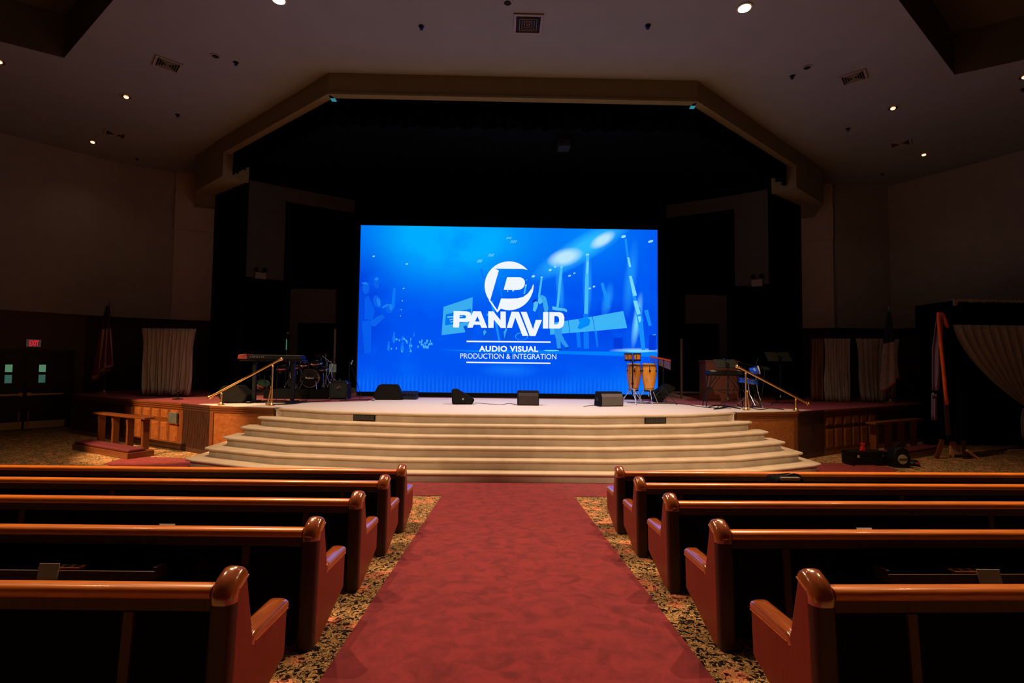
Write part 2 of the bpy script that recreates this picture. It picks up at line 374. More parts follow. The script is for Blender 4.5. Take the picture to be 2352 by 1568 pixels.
PT = 0.095
def make_pew(sx, label, length=5.3):
    t = thing('pew', label, 'pew', group='long wooden pews either side of the aisle')
    for xe in (0.0, length):
        x0, x1 = sx*xe, sx*(xe+PT)
        out = [(0.035, -0.004), (0.02, 0.03), (0.015, 0.645), (0.085, 0.684), (0.182, 0.378), (0.51, 0.390), (0.512, 0.165), (0.10, 0.0)]
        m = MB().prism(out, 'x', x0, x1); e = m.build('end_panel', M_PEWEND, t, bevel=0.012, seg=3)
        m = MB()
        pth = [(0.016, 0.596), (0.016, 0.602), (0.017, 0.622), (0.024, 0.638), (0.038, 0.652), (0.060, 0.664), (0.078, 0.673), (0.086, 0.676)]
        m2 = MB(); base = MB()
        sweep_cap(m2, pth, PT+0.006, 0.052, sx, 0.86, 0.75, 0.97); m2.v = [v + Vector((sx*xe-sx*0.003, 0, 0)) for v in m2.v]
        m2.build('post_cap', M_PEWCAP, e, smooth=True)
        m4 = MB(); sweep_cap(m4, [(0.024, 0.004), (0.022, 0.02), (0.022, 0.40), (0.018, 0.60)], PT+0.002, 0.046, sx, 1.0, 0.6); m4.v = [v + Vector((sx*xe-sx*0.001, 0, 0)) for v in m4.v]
        m4.build('back_post', M_DARKWOOD, e, smooth=True)  # near-black wood paints in the shade on the back of the post
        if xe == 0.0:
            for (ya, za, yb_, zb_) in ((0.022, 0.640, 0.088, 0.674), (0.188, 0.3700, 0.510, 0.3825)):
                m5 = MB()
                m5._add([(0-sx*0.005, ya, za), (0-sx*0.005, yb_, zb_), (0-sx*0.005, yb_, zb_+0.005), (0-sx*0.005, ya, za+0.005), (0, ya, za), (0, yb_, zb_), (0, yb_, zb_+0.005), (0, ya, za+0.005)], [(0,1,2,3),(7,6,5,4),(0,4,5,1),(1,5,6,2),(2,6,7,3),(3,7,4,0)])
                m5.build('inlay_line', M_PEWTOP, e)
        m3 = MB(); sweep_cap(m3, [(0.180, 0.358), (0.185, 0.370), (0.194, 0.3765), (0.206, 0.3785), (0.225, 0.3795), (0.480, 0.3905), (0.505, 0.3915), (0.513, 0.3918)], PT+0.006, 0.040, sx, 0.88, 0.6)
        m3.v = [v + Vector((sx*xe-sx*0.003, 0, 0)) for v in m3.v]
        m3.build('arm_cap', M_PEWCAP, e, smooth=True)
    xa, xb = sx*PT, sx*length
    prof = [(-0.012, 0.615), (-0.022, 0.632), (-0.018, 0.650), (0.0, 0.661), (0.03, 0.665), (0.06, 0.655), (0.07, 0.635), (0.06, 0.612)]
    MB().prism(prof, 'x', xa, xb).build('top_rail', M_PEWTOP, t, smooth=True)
    MB().box((xa, 0.0, 0.562), (xb, 0.04, 0.614)).build('back_apron', M_STILE, t, bevel=0.004)
    MB().box((xa, 0.012, 0.05), (xb, 0.05, 0.562)).build('back_panel', M_NAVY, t)
    for k in range(3):
        xs = 0.40 + 2.15*k
        if xs < length-0.2:
            MB().box((sx*xs, -0.004, 0.0), (sx*(xs+0.042), 0.012, 0.562)).build('stile', M_STILE, t, bevel=0.003)
    MB().box((xa, 0.05, 0.27), (xb, 0.48, 0.30)).build('seat_board', M_STILE, t)
    MB().box((xa, 0.05, 0.30), (xb, 0.49, 0.355)).build('seat_cushion', M_NAVY, t, bevel=0.02, seg=3)
    MB().box((xa, 0.05, 0.355), (xb, 0.085, 0.60)).build('backrest_cushion', M_NAVY, t, bevel=0.012)
    return t
ROWS = [2.03, 2.95, 3.84, 4.72, 5.55]
ORD = ['nearest the camera, filling the bottom corner', 'second from the camera', 'in the middle of the five', 'second from the steps', 'closest to the steps']
PL = []
pews = {}
for side, sx, nm in (('left', -1, 'left'), ('right', 1, 'right')):
    first = None
    for i, y in enumerate(ROWS):
        lab = 'wooden pew %s of the aisle, %s' % (nm, ORD[i])
        if first is None:
            first = make_pew(sx, lab); o = first
        else:
            o = dup(first, (0, 0, 0), label=lab)
        # outer end swings slightly towards the stage
        o.rotation_euler = (-SL, 0, sx*0.015)
        o.location = (sx*1.175 if sx > 0 else -1.165, y, fz(y)+0.006)
        pews[(side, i)] = o
# racks with cup holders behind the second row and the cards standing in them
def rack(side, i, xw0, xw1, xc):
    p = pews[(side, i)]; sx = -1 if side == 'left' else 1
    def lx(x): return x - p.location.x
    m = MB(); x0, x1 = sorted((lx(xw0), lx(xw1)))
    m.box((x0, -0.115, 0.40), (x1, -0.100, 0.45)); m.box((x0, -0.10, 0.40), (x1, 0.0, 0.408))
    m.box((x0, -0.10, 0.408), (x0+0.02, 0.0, 0.47)); m.box((x1-0.02, -0.10, 0.408), (x1, 0.0, 0.47))
    r = m.build('book_rack', M_STILE, p, bevel=0.002)
    m = MB(); c = lx(xc)
    m.box((c-0.115, -0.10, 0.452), (c+0.115, -0.04, 0.462))
    r2 = m.build('cup_holder', M_PEWTOP, r, bevel=0.002)
    for k in range(4):
        MB().lathe([(0.017, 0.4615), (0.020, 0.4645), (0.0, 0.4646)], (c-0.082+0.055*k, -0.07, 0)).build('cup_hole_shade_disc', M_VOID, r2)
    return p
P2L = pews[('left', 1)]; P2R = pews[('right', 1)]
bpy.context.view_layer.update()
rack('left', 1, A(-260, 1330, 2.85).x, A(345, 1330, 2.85).x, A(112, 1330, 2.85).x)
rack('right', 1, A(2052, 1345, 2.85).x, A(2700, 1345, 2.85).x, A(2262, 1345, 2.85).x)
def card(px0, px1, pyt, pyb, y, lab, lean=0.03):
    sh = 0.14 if px0 < 1000 else -0.06
    a = A(px0, pyb, y); c = A(px1, pyt, y)
    m = MB(off=(a.x, y, a.z)); w = c.x-a.x; h = c.z-a.z
    m._add([(a.x+sh*w, y-lean, a.z), (a.x+w*(0.98+sh), y-lean, a.z), (a.x+w, y, a.z+h), (a.x, y, a.z+h)] +
           [(a.x+sh*w, y-lean+.004, a.z), (a.x+w*(0.98+sh), y-lean+.004, a.z), (a.x+w, y+.004, a.z+h), (a.x, y+.004, a.z+h)],
           [(0,1,2,3),(7,6,5,4),(0,4,5,1),(1,5,6,2),(2,6,7,3),(3,7,4,0)])
    o = m.build('prayer_card', M_PAPER); o.location = (a.x, y, a.z)
    return tag(o, lab, 'card', 'cards standing in the pew racks')
card(89, 137, 1294, 1325, 2.90, 'white card standing in the rack on the back of the second left pew')
card(2244, 2296, 1308, 1339, 2.90, 'white card standing in the rack on the back of the second right pew')
card(366, 402, 1203, 1211, 3.80, 'thin white card edge showing above the second left pew rail')
card(1967, 2002, 1212, 1219, 3.80, 'thin white card edge showing above the second right pew rail')
# black bag on the fourth right pew seat
c = A(1802, 1112, 5.13)
bag = thing('shoulder_bag', 'black shoulder bag with looped handle on the seat before the front right pew', 'bag', (c.x, 5.13, fz(5.13)+0.362))
s5 = F/5.13
w = 84/s5
zt = A(1802, 1089, 5.13).z - bag.location.z
m = MB(); prof = [(-w/2, 0.0), (-w/2*0.98, zt*0.55), (-w/2*0.7, zt*0.95), (w/2*0.65, zt), (w/2*0.95, zt*0.6), (w/2, 0)]
m.prism([(x, z) for x, z in prof], 'y', -0.13, 0.11); m.build('bag_body', mat('black_nylon', (0.006, 0.006, 0.006), 0.95, 0, 0.4, 30, 0.4, 0.05), bag, bevel=0.03, seg=3)
m = MB(); m.box((-w*0.28, -0.138, zt*0.90), (w*0.22, -0.10, zt*0.99)); m.build('zip_band', mat('grey_webbing', (0.16, 0.17, 0.13), 0.8, 0, 0.6, 60), bag, bevel=0.004)
m = MB(); m.tube([Vector((w*(0.0+0.24*math.sin(t)), -0.02, zt*0.85 + 0.06*math.cos(t))) + Vector((w*0.22, 0, 0)) for t in [i*PI/8-PI/2 for i in range(9)]], 0.011); m.build('handle', M_BLACK, bag, smooth=True)

# ------------------------------------------------------------------ stage steps
RZ = 0.183; HS = 1.10
def nose(k, ov=0.0):
    W_ = 6.3-0.245*(k-1); ye = 10.0+0.205*(k-1); yc = 8.93+0.214*(k-1)
    f = (W_-0.3)/6.0
    pts = [(2.15*f, yc), (4.55*f, yc+0.34), (W_-0.22, ye-0.09), (W_, ye+0.06)]
    L_ = [(-x, y) for x, y in reversed(pts)] + pts
    # round the bow a little
    return [(x, y-ov) for x, y in L_]
steps = thing('stage_steps', 'six cream carpeted steps bowing out from the front of the stage', 'steps', (0, 9.6, 0))
off = Vector(steps.location)
def cheek_y(x):
    return 11.05 + max(0, abs(x)-5.1)*0.2
for k in range(1, 7):
    zt = RZ*k if k < 6 else HS
    L_ = nose(k)
    m = MB(off=off)
    # riser body
    R_ = [(x*0.995 if abs(x) < 5.0 else x-math.copysign(0.05, x), y+0.030) for x, y in L_]
    body = R_ + [(R_[-1][0]-0.02, 11.0), (R_[0][0]+0.02, 11.0)]
    m.prism(body, 'z', RZ*(k-1), zt-0.03)
    st = m.build('riser', M_BERBER, steps)
    m = MB(off=off)
    # rolled nosing and tread
    N = 7; rows = []
    for j in range(N+1):
        t = PI*j/N
        dy = -math.sin(t)*0.026; z = zt-0.026+math.cos(t)*0.026
        rows.append([(x*(1-dy*0.0)+math.copysign(-dy*0.4, x)*(1 if abs(x) > 4.8 else 0), y+dy, z) for x, y in L_])
    rows = [[(x, 11.0 if k < 6 else 11.0, zt) for x, y in L_]] + rows + [[(x, y+0.05, zt-0.052) for x, y in L_]]
    rows = [list(reversed(r_)) for r_ in rows]
    m.grid(rows)
    m.build('tread', M_BERBER, st, smooth=True)
# black wall-wash grilles in the top riser
for (x0, x1, y0, y1, lab) in ((808, 861, 947, 962, 'left black grille set in the top step riser'), (1482, 1535, 957, 969, 'right black grille set in the top step riser')):
    p = A(x0, y1, 10.1); 
    yy = nose(6)
    xc = A((x0+x1)/2, y1, 10.15).x
    yl = None
    for (xa, ya), (xb, yb) in zip(yy, yy[1:]):
        if xa <= xc <= xb: yl = ya+(yb-ya)*(xc-xa)/(xb-xa); sl = (yb-ya)/(xb-xa)
    wv = thing('step_vent', lab, 'vent', (xc, yl+0.03, RZ*5+0.01), math.atan(sl), 'grilles in the top step')
    hw = 0.235; hh = 0.125
    m = MB(); m.box((-hw, -0.03, 0), (hw, 0.02, hh)); m.build('housing', M_BLACKMET, wv, bevel=0.004)
    m = MB()
    for j in range(5): m.box((-hw+0.02, -0.036, 0.02+0.02*j), (hw-0.02, -0.029, 0.027+0.02*j))
    for j in range(12): m.box((-hw+0.02+j*0.037, -0.034, 0.02), (-hw+0.026+j*0.037, -0.029, 0.107))
    m.build('grille', M_GREYGRILLE, wv)

# ------------------------------------------------------------------ stage platform
stage = thing('stage_platform', 'raised stage with carpeted top and oak panelled sides', 'stage', (0, 13.5, 0))
off = Vector(stage.location)
FR = [(5.06, 11.02), (6.6, 11.33), (7.6, 11.95), (9.85, 13.15), (12.4, 14.6), (12.62, 16.3)]
L6 = nose(6)
FD = [(5.16, 11.14)]+FR[1:]
deck = [(-x, y) for x, y in reversed(FD)] + [(x*0.985, y+0.25) for x, y in L6[1:-1]] + FD
deck = deck + [(11.5, 16.95), (10.1, 17.5), (8.9, 17.5), (8.9, 19.9), (-8.9, 19.9), (-8.9, 17.5), (-10.1, 17.5), (-11.5, 16.95)]
MB(off=off).prism(deck, 'z', HS-0.10, HS-0.004).build('deck', M_STAGERED, stage)
cream = [(-7.1, 11.72), (-6.55, 11.36), (-5.06, 11.05)] + [(x, y+0.03) for x, y in L6] + [(5.06, 11.05), (6.55, 11.36), (7.2, 11.75), (4.8, 12.9), (3.6, 14.6), (-3.7, 14.6), (-3.6, 13.1), (-4.6, 12.55)]
MB(off=off).prism(cream, 'z', HS-0.02, HS+0.002).build('cream_carpet', mat('stage_cream_carpet', (0.62, 0.56, 0.52), 0.95, 0, 0.06, 60, 0.3, 0.1), stage)
for sx in (-1, 1):
    pts = [(sx*x, y) for x, y in FR]
    for i in range(len(pts)-1):
        p, q = pts[i], pts[i+1]
        a, c = (p, q) if sx > 0 else (q, p)
        mt = [M_STAGEWOOD, M_DARKWOOD, M_STAGETRIM, M_DARKWOOD, M_DARKWOOD][i]
        m = MB(off=off); m.slab(a, c, 0.05, 0.0, HS-0.02)
        d = Vector((c[0]-a[0], c[1]-a[1], 0)); Ls = d.length; d.normalize(); nn = Vector((d.y, -d.x, 0))
        fp = m.build('side_panel', mt, stage)
        # mouldings
        m = MB(off=off)
        for (pr, z0, z1) in ((0.045, HS-0.055, HS-0.008), (0.03, HS-0.10, HS-0.055), (0.015, HS-0.15, HS-0.10)):
            a2 = (a[0]+nn.x*pr, a[1]+nn.y*pr); c2 = (c[0]+nn.x*pr, c[1]+nn.y*pr)
            m.slab(a2, c2, pr+0.02, z0, z1)
        m.build('moulding', M_STAGETRIM if i != 1 else M_DARKWOOD, fp, bevel=0.004)
        MB(off=off).slab((a[0]+nn.x*0.02, a[1]+nn.y*0.02), (c[0]+nn.x*0.02, c[1]+nn.y*0.02), 0.04, 0.0, 0.10).build('base_moulding', M_STAGETRIM if i != 1 else M_DARKWOOD, fp, bevel=0.004)
        if i == 1 or i == 4:           # flutes
            m = MB(off=off); nfl = int(Ls/0.045)
            for j in range(nfl):
                s0 = 0.02+j*Ls/nfl
                a2 = (a[0]+d.x*s0+nn.x*0.012, a[1]+d.y*s0+nn.y*0.012); c2 = (a2[0]+d.x*0.026, a2[1]+d.y*0.026)
                m.slab(a2, c2, 0.02, 0.10, HS-0.15)
            m.build('flutes', M_DARKWOOD, fp, bevel=0.004)
        if i == 0:                     # pilaster strip at the outer corner
            m = MB(off=off)
            s0 = Ls-0.09 if sx > 0 else 0.0
            a2 = (a[0]+d.x*s0+nn.x*0.02, a[1]+d.y*s0+nn.y*0.02); m.slab(a2, (a2[0]+d.x*0.09, a2[1]+d.y*0.09), 0.03, 0.0, HS-0.14)
            m.build('corner_strip', M_STAGETRIM, fp, bevel=0.005)
        if i == 2:                     # raised panels: one row of squares, one of tall panels
            nP = 6
            for j in range(nP):
                s0 = 0.10+j*(Ls-0.2)/nP; wd = (Ls-0.2)/nP-0.09
                for (z0, z1) in ((0.70, 0.92), (0.16, 0.62)):
                    m = MB(off=off)
                    for (da, db, za, zb, pr) in ((0, wd, z0, z1, 0.008), (0.025, wd-0.025, z0+0.025, z1-0.025, 0.02)):
                        a2 = (a[0]+d.x*(s0+da)+nn.x*pr, a[1]+d.y*(s0+da)+nn.y*pr)
                        m.slab(a2, (a2[0]+d.x*(db-da), a2[1]+d.y*(db-da)), pr+0.01, za, zb)
                    m.build('raised_panel', M_STAGEWOOD, fp, bevel=0.006)
# grey plate on the left side panel
pp = A(393, 952, 12.28)
# ------------------------------------------------------------------ kneelers
def kneeler(sx, label):
    p = Vector((sx*7.82, 11.28, 0)) if sx < 0 else Vector((8.45, 11.66, 0)); q = Vector((sx*9.75, 12.32, 0)) if sx < 0 else Vector((10.4, 12.7, 0))
    d = (q-p); Ls = d.length; ang = math.atan2(d.y, d.x)
    t = thing('kneeling_rail', label, 'kneeler', p, ang, 'communion kneelers beside the stage')
    n = -sx  # the side towards the room lies at local y*n... room side is towards the camera
    # local x along the rail, room side local y negative for sx>0, positive for sx<0
    rs = -1 if sx > 0 else 1
    m = MB(); m.box((-0.05, rs*-0.02, 0.80), (Ls+0.05, rs*0.20, 0.845)); m.build('top_rail', M_STAGETRIM, t, bevel=0.008)
    for k in range(4):
        x = 0.12+k*(Ls-0.3)/3
        m = MB(); m.prism([(rs*0.00, 0.0), (rs*0.13, 0.0), (rs*0.13, 0.58), (rs*0.15, 0.80), (rs*0.0, 0.80)], 'x', x, x+0.07); m.build('post', M_STAGETRIM, t, bevel=0.006)
    m = MB(); m.box((-0.1, rs*0.0, 0.0), (Ls+0.1, rs*0.52, 0.13)); m.build('base', M_STAGETRIM, t, bevel=0.008)
    m = MB(); m.box((-0.08, rs*0.16, 0.13), (Ls+0.08, rs*0.50, 0.20)); m.build('knee_pad', M_CRIMSON, t, bevel=0.03, seg=3)
    return t
kneeler(-1, 'oak kneeling rail with crimson pad left of the stage, lit orange')
kneeler(1, 'oak kneeling rail right of the stage, standing in shadow')
# access plate
d0 = Vector((-9.85+7.6, 13.15-11.95)); 
s0 = 0.12
ax, ay = -7.6+(-9.85+7.6)*s0, 11.95+(13.15-11.95)*s0
pt = thing('wall_plate', 'grey square access plate on the lit oak panelling left of the stage', 'plate', (ax, ay, 0.62), math.atan2(1.2, -2.25)+PI)
MB().box((-0.16, -0.06, 0), (0.16, -0.024, 0.24)).build('plate', mat('grey_green_plate', (0.07, 0.08, 0.075), 0.6), pt, bevel=0.006)
MB().box((-0.18, -0.055, -0.03), (0.18, -0.024, 0.0)).build('ledge', M_STAGETRIM, pt, bevel=0.004)

# ------------------------------------------------------------------ brass handrails
def handrail(pa, pb, posts, brace, y0, label):
    a = A(pa[0], pa[1], y0); c = A(pb[0], pb[1], y0)
    base = G(posts[0][0], posts[0][2], HS)
    t = thing('handrail', label, 'handrail', (a.x, y0, HS), group='brass handrails beside the steps'); off = t.location
    m = MB(off=off); m.cyl(a, c, 0.024, n=16); m.build('rail', M_BRASS, t, smooth=True)
    for e in (a, c):
        m = MB(off=off); d = (c-a).normalized()*(-1 if e is a else 1)
        m.ball(e, 0.043, 10, 16); m.cyl(e-d*0.07, e-d*0.04, 0.032, n=16); m.build('finial', M_BRASS, t, smooth=True)
    for (px, pyt, pyb) in posts:
        tp = A(px, pyt, y0); m = MB(off=off)
        m.cyl((tp.x, y0, HS+0.002), (tp.x, y0, tp.z), 0.019, n=14); m.ball((tp.x, y0, tp.z-0.04), 0.027); m.cyl((tp.x, y0, tp.z-0.05), (tp.x, y0, tp.z+0.03), 0.023, 0.012, n=14)
        po = m.build('post', M_BRASS, t, smooth=True)
        m = MB(off=off); m.lathe([(0.075, 0), (0.075, 0.012), (0.045, 0.03), (0.03, 0.06), (0.022, 0.07)], (tp.x, y0, HS+0.002)); m.build('flange', M_BRASS, po, smooth=True)
    tp = A(brace[0], brace[1], y0); bt = A(brace[2], brace[3], y0); m = MB(off=off)
    m.cyl((bt.x, y0+0.0, HS+0.01), (tp.x, y0+0.02, tp.z), 0.015); m.ball((tp.x, y0+0.02, tp.z), 0.03); m.build('brace', M_BRASS, t, smooth=True)
handrail((481, 912), (646, 824), [(509, 899, 930), (626.5, 836, 927)], (622.5, 888, 613, 927), 11.42, 'slanting brass handrail left of the steps')
handrail((1857, 927), (1693, 841), [(1828, 914, 945), (1713, 853, 939)], (1717, 899, 1722, 938), 11.48, 'slanting brass handrail right of the steps')

# ------------------------------------------------------------------ the room
DADO = 3.50
Lw = [(-17.5, 8.0), (-14.95, 14.1), (-12.9, 16.55), (-11.45, 17.35)]
Rw = [(17.5, 9.0), (14.9, 15.0), (13.6, 17.4), (11.55, 17.2)]
M_BROWNWALL = mat('brown_lower_wall', (0.12, 0.085, 0.05), 0.9, 0, 0.1, 4, 0.0, 0.1)
def wallrun(pts, name, top, bot):
    m = MB()
    for p, q in zip(pts, pts[1:]):
        a, c = (p, q) if p[0] < 0 else (q, p)
        m.slab(a, c, 0.25, DADO, CEIL)
    o = struct(m.build(name, top))
    m = MB(); mB_ = MB()
    for k_, (p, q) in enumerate(zip(pts, pts[1:])):
        a, c = (p, q) if p[0] < 0 else (q, p)
        m = mB_ if (name == 'wall_left' and k_ < 2) else m
        if k_ == 2 and name == 'wall_left': m = MB()
        d = Vector((c[0]-a[0], c[1]-a[1])).normalized(); nn = Vector((-d.y, d.x))*0.12
        m.slab((a[0]+nn.x, a[1]+nn.y), (c[0]+nn.x, c[1]+nn.y), 0.15, 0, DADO)
    struct(m.build(name+'_lower', bot))
    if mB_.v: struct(mB_.build(name+'_entrance', M_BROWNWALL))
wallrun([(-17.5, -6), (-17.5, 8.0), (-14.95, 14.1), (-13.45, 15.9), (-12.9, 16.55), (-11.45, 17.35)] and [(-17.5, -6), (-14.95, 14.1), (-13.3, 16.07), (-12.9, 16.55), (-11.45, 17.35)], 'wall_left', M_WALL, M_DARKWALL)
wallrun([(17.5, -6), (17.5, 9.0)]+Rw[1:], 'wall_right', M_WALL, M_DARKWALL)
struct(MB().box((-18, -6.2, 0), (18, -6, CEIL)).build('wall_back', M_DARKWALL))
# pilasters flanking the stage opening: an upper box, slightly proud, over a lower one
def pil(sx):
    a = (sx*11.45, 17.2); c = (sx*10.2, 17.75)
    p, q = (a, c) if sx < 0 else (c, a)
    m = MB(); m.slab(p, q, 0.6, 6.62, CEIL); o = struct(m.build('wall_pilaster_upper_'+('left' if sx < 0 else 'right'), M_PIL))
    d = Vector((q[0]-p[0], q[1]-p[1])).normalized(); nn = Vector((-d.y, d.x))*0.08
    m = MB(); m.slab((p[0]+nn.x, p[1]+nn.y), (q[0]+nn.x, q[1]+nn.y), 0.5, DADO, 6.62); struct(m.build('wall_pilaster_'+('left' if sx < 0 else 'right'), M_PIL))
    m = MB(); m.slab((p[0]+nn.x*2.5, p[1]+nn.y*2.5), (q[0]+nn.x*2.5, q[1]+nn.y*2.5), 0.3, 0, DADO); struct(m.build('wall_pilaster_base_'+('left' if sx < 0 else 'right'), M_DARKWALL))
    # black return beside the stage
    m = MB(); e = (sx*10.2, 17.8); g = (sx*(8.95 if sx < 0 else 9.28), 17.62); p, q = (e, g) if sx < 0 else (g, e)
    m.slab(p, q, 0.1, 0, CEIL); struct(m.build('wall_stage_'+('left' if sx < 0 else 'right'), M_BLACKWALL))
pil(-1); pil(1)
struct(MB().box((-14, 20.0, 0), (14, 20.2, CEIL)).build('wall_stage_rear', M_BLACKWALL))
# pale wall pieces high beside the screen, a band over them and the door recess below
M_PALE = mat('stage_pale_wall', (0.15, 0.16, 0.17), 0.9, 0, 0.05, 3)
for sx, nm, x0, x1, y0, y1, bx, lx0, lx1, ly in ((-1, 'left', 573, 651, 413, 643, 735, 668, 770, 663), (1, 'right', 1763, 1688, 434, 657, 1600, 1669, 1575, 678)):
    p = A(x0, y0, 17.4); q = A(x1, y1, 18.1); zt_, zb_ = p.z, q.z
    pa, pb = (p.x, 17.4), (q.x, 18.1); pc = (q.x+(-sx)*2.1, 18.1+1.3)
    u, v_ = (pa, pb) if sx < 0 else (pb, pa)
    struct(MB().slab(u, v_, 0.2, zb_, zt_).build('wall_panel_'+nm, M_PALE))
    u, v_ = (pb, pc) if sx < 0 else (pc, pb)
    struct(MB().slab(u, v_, 0.15, zt_-0.48, zt_).build('trim_%d' % (1 if sx < 0 else 2), M_PALE))
    a = A(lx0, ly, 18.3); c = A(lx1, 742, 18.3)
    struct(MB().box((a.x, 18.3, c.z), (c.x, 18.4, a.z)).box((a.x, 18.3, HS), (a.x-sx*0.28, 18.4, c.z)).build('trim_%d' % (3 if sx < 0 else 4), M_PALE))
# wood posts either side of the screen
for i, (px, py0, py1) in enumerate(((770.6, 755, 912), (1564.5, 778, 915))):
    a = A(px, py0, 15.4)
    tag(MB(off=(a.x, 15.4, HS)).box((a.x-0.03, 15.37, HS), (a.x+0.03, 15.43, a.z)).build('wooden_post', M_DARKWOOD, bevel=0.004),
        'slender wooden upright standing %s of the video screen' % ('left', 'right')[i], 'post', 'uprights beside the screen').location = (a.x, 15.4, HS)

# ceiling with two coffers
cofR = [(7.0, 8.55), (10.35, 10.75), (14.6, 8.4), (11.5, 3.8)]
cofR = [tuple(G(px, py, CEIL)[:2]) for px, py in ((2064, 0), (2193, 172))]
cofL = [tuple(G(px, py, CEIL)[:2]) for px, py in ((260, 0), (147, 133))]
def ext(a, b, t): return (a[0]+(b[0]-a[0])*t, a[1]+(b[1]-a[1])*t)
cR = G(2352, 137, CEIL); cL = G(0, 95, CEIL)
R0 = ext(cofR[1], cofR[0], 2.4); R1 = cofR[1]; R2 = ext(R1, (cR.x, cR.y), 3.4); R3_ = (R0[0]+R2[0]-R1[0], R0[1]+R2[1]-R1[1])
L0 = ext(cofL[1], cofL[0], 2.4); L1 = cofL[1]; L2 = ext(L1, (cL.x, cL.y), 3.4); L3 = (L0[0]+L2[0]-L1[0], L0[1]+L2[1]-L1[1])
import mathutils.geometry as mg
outer = [(-18, -6.1), (18, -6.1), (18, 20.1), (-18, 20.1)]
tri = mg.tessellate_polygon([[Vector((x, y, 0)) for x, y in outer], [Vector((x, y, 0)) for x, y in (R0, R1, R2, R3_)], [Vector((x, y, 0)) for x, y in (L0, L1, L2, L3)]])
allp = outer + [R0, R1, R2, R3_] + [L0, L1, L2, L3]
m = MB(); m._add([(x, y, CEIL) for x, y in allp], [tuple(t) for t in tri]); struct(m.build('ceiling', M_CEIL))
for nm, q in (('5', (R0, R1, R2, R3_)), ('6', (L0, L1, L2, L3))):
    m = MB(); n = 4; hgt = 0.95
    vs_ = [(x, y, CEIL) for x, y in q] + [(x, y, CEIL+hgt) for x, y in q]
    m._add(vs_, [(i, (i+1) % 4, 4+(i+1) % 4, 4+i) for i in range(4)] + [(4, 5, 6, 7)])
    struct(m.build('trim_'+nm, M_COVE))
# header over the stage
HB = CEIL-0.46
m = MB(); hp = [(-8.28, 14.40), (-4.1, 11.06), (4.25, 11.06), (8.52, 14.5)]
for p, q in zip(hp, hp[1:]): m.slab(p, q, 0.14, HB, CEIL)
struct(m.build('trim_7', M_HEAD))
BL = [(-8.28, 14.40), (-7.78, 14.9), (-9.45, 16.2), (-10.2, 17.7), (-10.9, 17.4), (-9.92, 15.8)]
BR = [(8.55, 14.5), (10.3, 15.95), (10.9, 17.4), (10.3, 17.7), (9.72, 16.3), (8.1, 15.05)]
struct(MB().prism(BL, 'z', 7.44, CEIL).build('trim_8', M_HEAD)); struct(MB().prism(BR, 'z', 7.44, CEIL).build('trim_10', M_HEAD))
m = MB()
for p, q in zip(hp, hp[1:]):
    d = Vector((q[0]-p[0], q[1]-p[1])).normalized(); nn = Vector((-d.y, d.x))
    m.slab((p[0]-nn.x*0.025, p[1]-nn.y*0.025), (q[0]-nn.x*0.025, q[1]-nn.y*0.025), 0.18, HB-0.04, HB+0.01)
struct(m.build('trim_9', M_HEAD))
# black ceiling over the stage itself
struct(MB().prism([(-8.0, 14.6), (-4.15, 11.5), (4.3, 11.5), (8.3, 14.7), (10.4, 17.9), (12, 19.9), (-12, 19.9), (-10.3, 17.9)], 'z', CEIL-0.04, CEIL-0.01).build('ceiling_stage', M_BLACKWALL))
# two tiny cyan pilot lights under the header corners
for i, (px, py) in enumerate(((767, 206), (1590, 219))):
    p = A(px, py, 11.25); o = MB(off=(p.x, 11.25, HB-0.05)).box((p.x-0.05, 11.2, HB-0.075), (p.x+0.05, 11.3, HB-0.05)).build('pilot_light', emit('cyan_pilot', (0.05, 0.35, 0.45), 0.6))
    o.location = (p.x, 11.25, HB-0.05); tag(o, 'small cyan pilot light under the %s corner of the header' % ('left', 'right')[i], 'light', 'pilot lights under the header')
# black valance with a gathered, scalloped hem
m = MB(); vp = [(-8.08, 14.56), (-4.15, 11.36), (4.3, 11.36), (8.42, 14.72)]
cols = []
for p, q in zip(vp, vp[1:]):
    Ls = math.dist(p, q); n = int(Ls/0.07)
    d = Vector((q[0]-p[0], q[1]-p[1])).normalized(); nn = Vector((-d.y, d.x))
    for j in range(n):
        s0 = j/n; w_ = math.sin(j*1.9)*0.04
        cols.append((p[0]+(q[0]-p[0])*s0+nn.x*w_, p[1]+(q[1]-p[1])*s0+nn.y*w_, 7.53+0.035*math.sin(j*0.95)))
rows = [[(x, y, CEIL-0.01) for x, y, z in cols], [(x, y, (CEIL+z)/2) for x, y, z in cols], [(x, y, z) for x, y, z in cols]]
m.grid(rows); tag(m.build('valance', M_VALANCE, solid=0.01), 'black gathered valance hanging behind the header across the stage', 'curtain')
# black side legs hiding the wings
for sx, p, q in ((-1, (-9.45, 16.1), (-7.82, 14.9)), (1, (8.14, 15.05), (9.72, 16.2))):
    rows = [[(p[0]+(q[0]-p[0])*k/40, p[1]+(q[1]-p[1])*k/40+0.04*math.sin(k*1.3), z) for k in range(41)] for z in (7.43, 4.0, HS+0.01)]
    tag(MB().grid(rows).build('side_curtain', M_VALANCE, solid=0.01), 'black masking curtain at the %s edge of the stage' % ('left' if sx < 0 else 'right'), 'curtain', 'black masking curtains')
# projector hanging in the dark
p = A(1295, 333, 14.0); t = thing('projector', 'small dark projector hanging above the screen', 'projector', (p.x, 14.0, p.z))
MB().box((-0.17, -0.2, -0.12), (0.17, 0.2, 0.10)).build('body', mat('projector_grey', (0.02, 0.025, 0.03), 0.6), t, bevel=0.02)
MB().cyl((0, 0, 0.10), (0, 0, CEIL-p.z), 0.02).build('drop_pole', M_BLACKMET, t)
MB().cyl((-0.06, -0.2, -0.01), (-0.06, -0.23, -0.01), 0.05).build('lens', M_CHROME, t)

